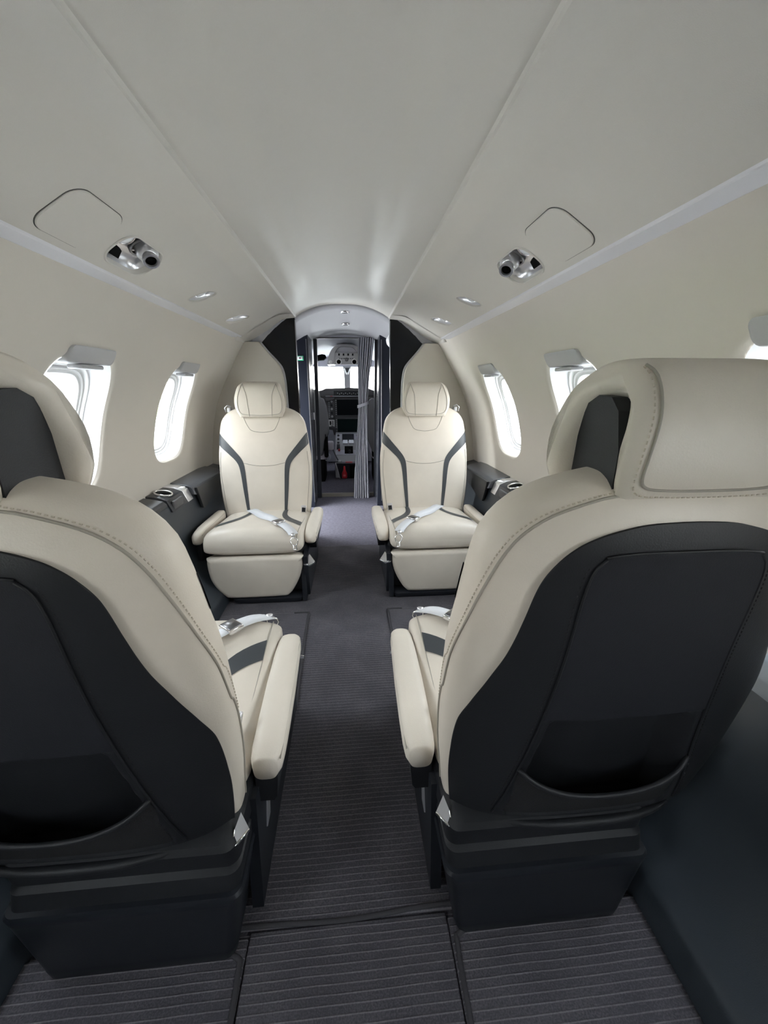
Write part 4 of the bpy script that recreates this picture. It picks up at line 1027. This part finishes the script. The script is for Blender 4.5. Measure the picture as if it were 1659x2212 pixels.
# pilot seats
def pilot(side, sn, pts, x0, x1):
    cx = (x0+x1)/2; root = empty('cockpit_chair', (cx, 4.25, .03)); o0 = root.location
    tag(root, 'dark grey %s pilot seat seen from behind through the doorway' % sn, 'pilot seat', 'two pilot seats')
    mb = MB(); mb.prism(pts, 'y', 4.10, 4.19, .012, 3); R_(mb, o0, 'backrest', 'sheep', root, angle=50)
    zt = .42
    mb = MB(); mb.box(min(x0, x1), max(x0, x1), 4.14, 4.60, .27, .36, .03, 3); R_(mb, o0, 'cushion', 'sheepl', root)
    mb = MB(); mb.box(cx-.12, cx+.12, 4.16, 4.5, .03, .27, .01); R_(mb, o0, 'seat_base', 'void', root)
    mb = MB(); mb.box(x1-.02 if side < 0 else x0-.0, x1+.02 if side < 0 else x0+.03, 4.10, 4.18, .30, .56, .015, 2); R_(mb, o0, 'recline_bracket', 'void', root)
    return root
pilot(-1, 'left', [(-.55, .90), (-.50, .975), (-.32, .985), (-.277, .970), (-.270, .906), (-.236, .897), (-.212, .828), (-.196, .70), (-.192, .548), (-.24, .48), (-.27, .32), (-.55, .32)], -.52, -.23)
pilot(1, 'right', [(.55, .90), (.45, .94), (.33, .90), (.298, .884), (.257, .903), (.224, .880), (.205, .80), (.196, .62), (.20, .50), (.26, .34), (.55, .32)], .25, .52)
# lap belts and cloth on the left pilot seat
root = empty('pilot_seat_belt', (-.24, 4.36, .25)); o0 = root.location; tag(root, 'pale harness hanging beside the left pilot seat near the pedestal', 'harness')
mb = MB(); mb.box(-.235, -.165, 4.40, 4.50, .33, .43, .02, 3); R_(mb, o0, 'pad', 'sheepl', root)
mb = MB(); mb.tube(smoothline([(-.27, 4.30, .30), (-.21, 4.27, .31), (-.20, 4.27, .27), (-.235, 4.28, .24), (-.27, 4.29, .26)], 6), .007, 8); R_(mb, o0, 'strap', 'silver', root)
mb = MB(); mb.tube(smoothline([(-.17, 4.36, .345), (-.14, 4.33, .28), (-.115, 4.31, .235)], 6), .006, 8); mb.tube([(-.22, 4.29, .215), (-.10, 4.29, .228)], .005, 8); R_(mb, o0, 'strap', 'dkgrey', root)
mb = MB(); mb.box(-.115, -.085, 4.27, 4.30, .222, .240, .004); R_(mb, o0, 'buckle', 'white', root)
mb = MB(); mb.lathe([(.05, 0), (.05, .05), (.042, .07), (.02, .08)], (-.275, 4.24, .36), (0, 0, 1), 20); mb.build('headset_cup', 'void').parent = None
o = bpy.data.objects['headset_cup']; tag(o, 'black headset cup hanging beside the left pilot seat', 'headset')

# curtain
root = empty('doorway_curtain', (.17, 3.60, 0)); o0 = root.location; tag(root, 'grey pleated curtain tied back on the right of the cockpit doorway', 'curtain')
wl = pchip([(0.002, .045), (.20, .055), (.5, .078), (.75, .098), (.86, .106), (.95, .104), (1.2, .104), (1.405, .112)])
wr = pchip([(0.002, .200), (.20, .193), (.5, .186), (.75, .185), (.86, .188), (.95, .196), (1.1, .21), (1.25, .235), (1.405, .252)])
amp = pchip([(0, .040), (.3, .036), (.7, .022), (.86, .014), (1.0, .022), (1.4, .032)])
rows = []
for i in range(71):
    z = .004+1.400*i/70; r = []
    for j in range(161):
        u = j/160; x = wl(z)+(wr(z)-wl(z))*u
        ph = 2*pi*7.5*u**.9
        g = .35 if u < .18 and z > .3 else 1
        y = 3.60+amp(z)*sin(ph+.5*sin(z*2.1+u*3))*g+.004*sin(z*9+u*20)
        r.append((x+.35*amp(z)*cos(ph)*.5*g, y, z+(.010*sin(ph*1.0) if i == 0 else 0)))
    rows.append(r)
mb = MB(); mb.grid(rows); R_(mb, o0, 'cloth', 'curtain', root)
mb = MB(); mb.grid([[(.147+.052*cos(a), 3.60+.028*sin(a), z+.018*(cos(a))) for a in [2*pi*k/40 for k in range(40)]] for z in (.845, .848, .868, .871)], closeu=True); tb = R_(mb, o0, 'tie_band', 'curtain', root); tb['label'] = 'paler tie band'
mb = MB(); mb.box(-.26, .27, 3.612, 3.622, 1.398, 1.412, .002); o = mb.build('curtain_rail', 'gunmetal', smooth=False); tag(o, 'thin curtain rail across the top of the cockpit doorway', 'rail')

# ================================================================== OUTSIDE
mb = MB(); mb.box(-300, 300, -300, 300, -1.5, -1.4); o = mb.build('ground', 'concrete', smooth=False); tag(o, 'bright concrete apron outside', kind='structure')
for x0, x1, y0, y1, lab in ((-26, -17, -60, 120, 'green grass strip outside the left windows'), (-48, -40, -60, 120, 'far green grass strip outside the left windows')):
    mb = MB(); mb.box(x0, x1, y0, y1, -1.42, -1.38); o = mb.build('grass_strip', 'grass', smooth=False); tag(o, lab, 'grass', kind='stuff')
root = empty('airport_building', (-70, 60, -1.4)); tag(root, 'long white airport building seen through the left window', 'building')
mb = MB(); mb.box(-8, 8, -60, 60, 0, 7); mb.build('wall', 'building', root, smooth=False)
for z in (1.0, 3.6):
    mb = MB(); mb.box(8.0, 8.1, -56, 56, z, z+1.3); mb.build('window_band', 'bwin', root, smooth=False)
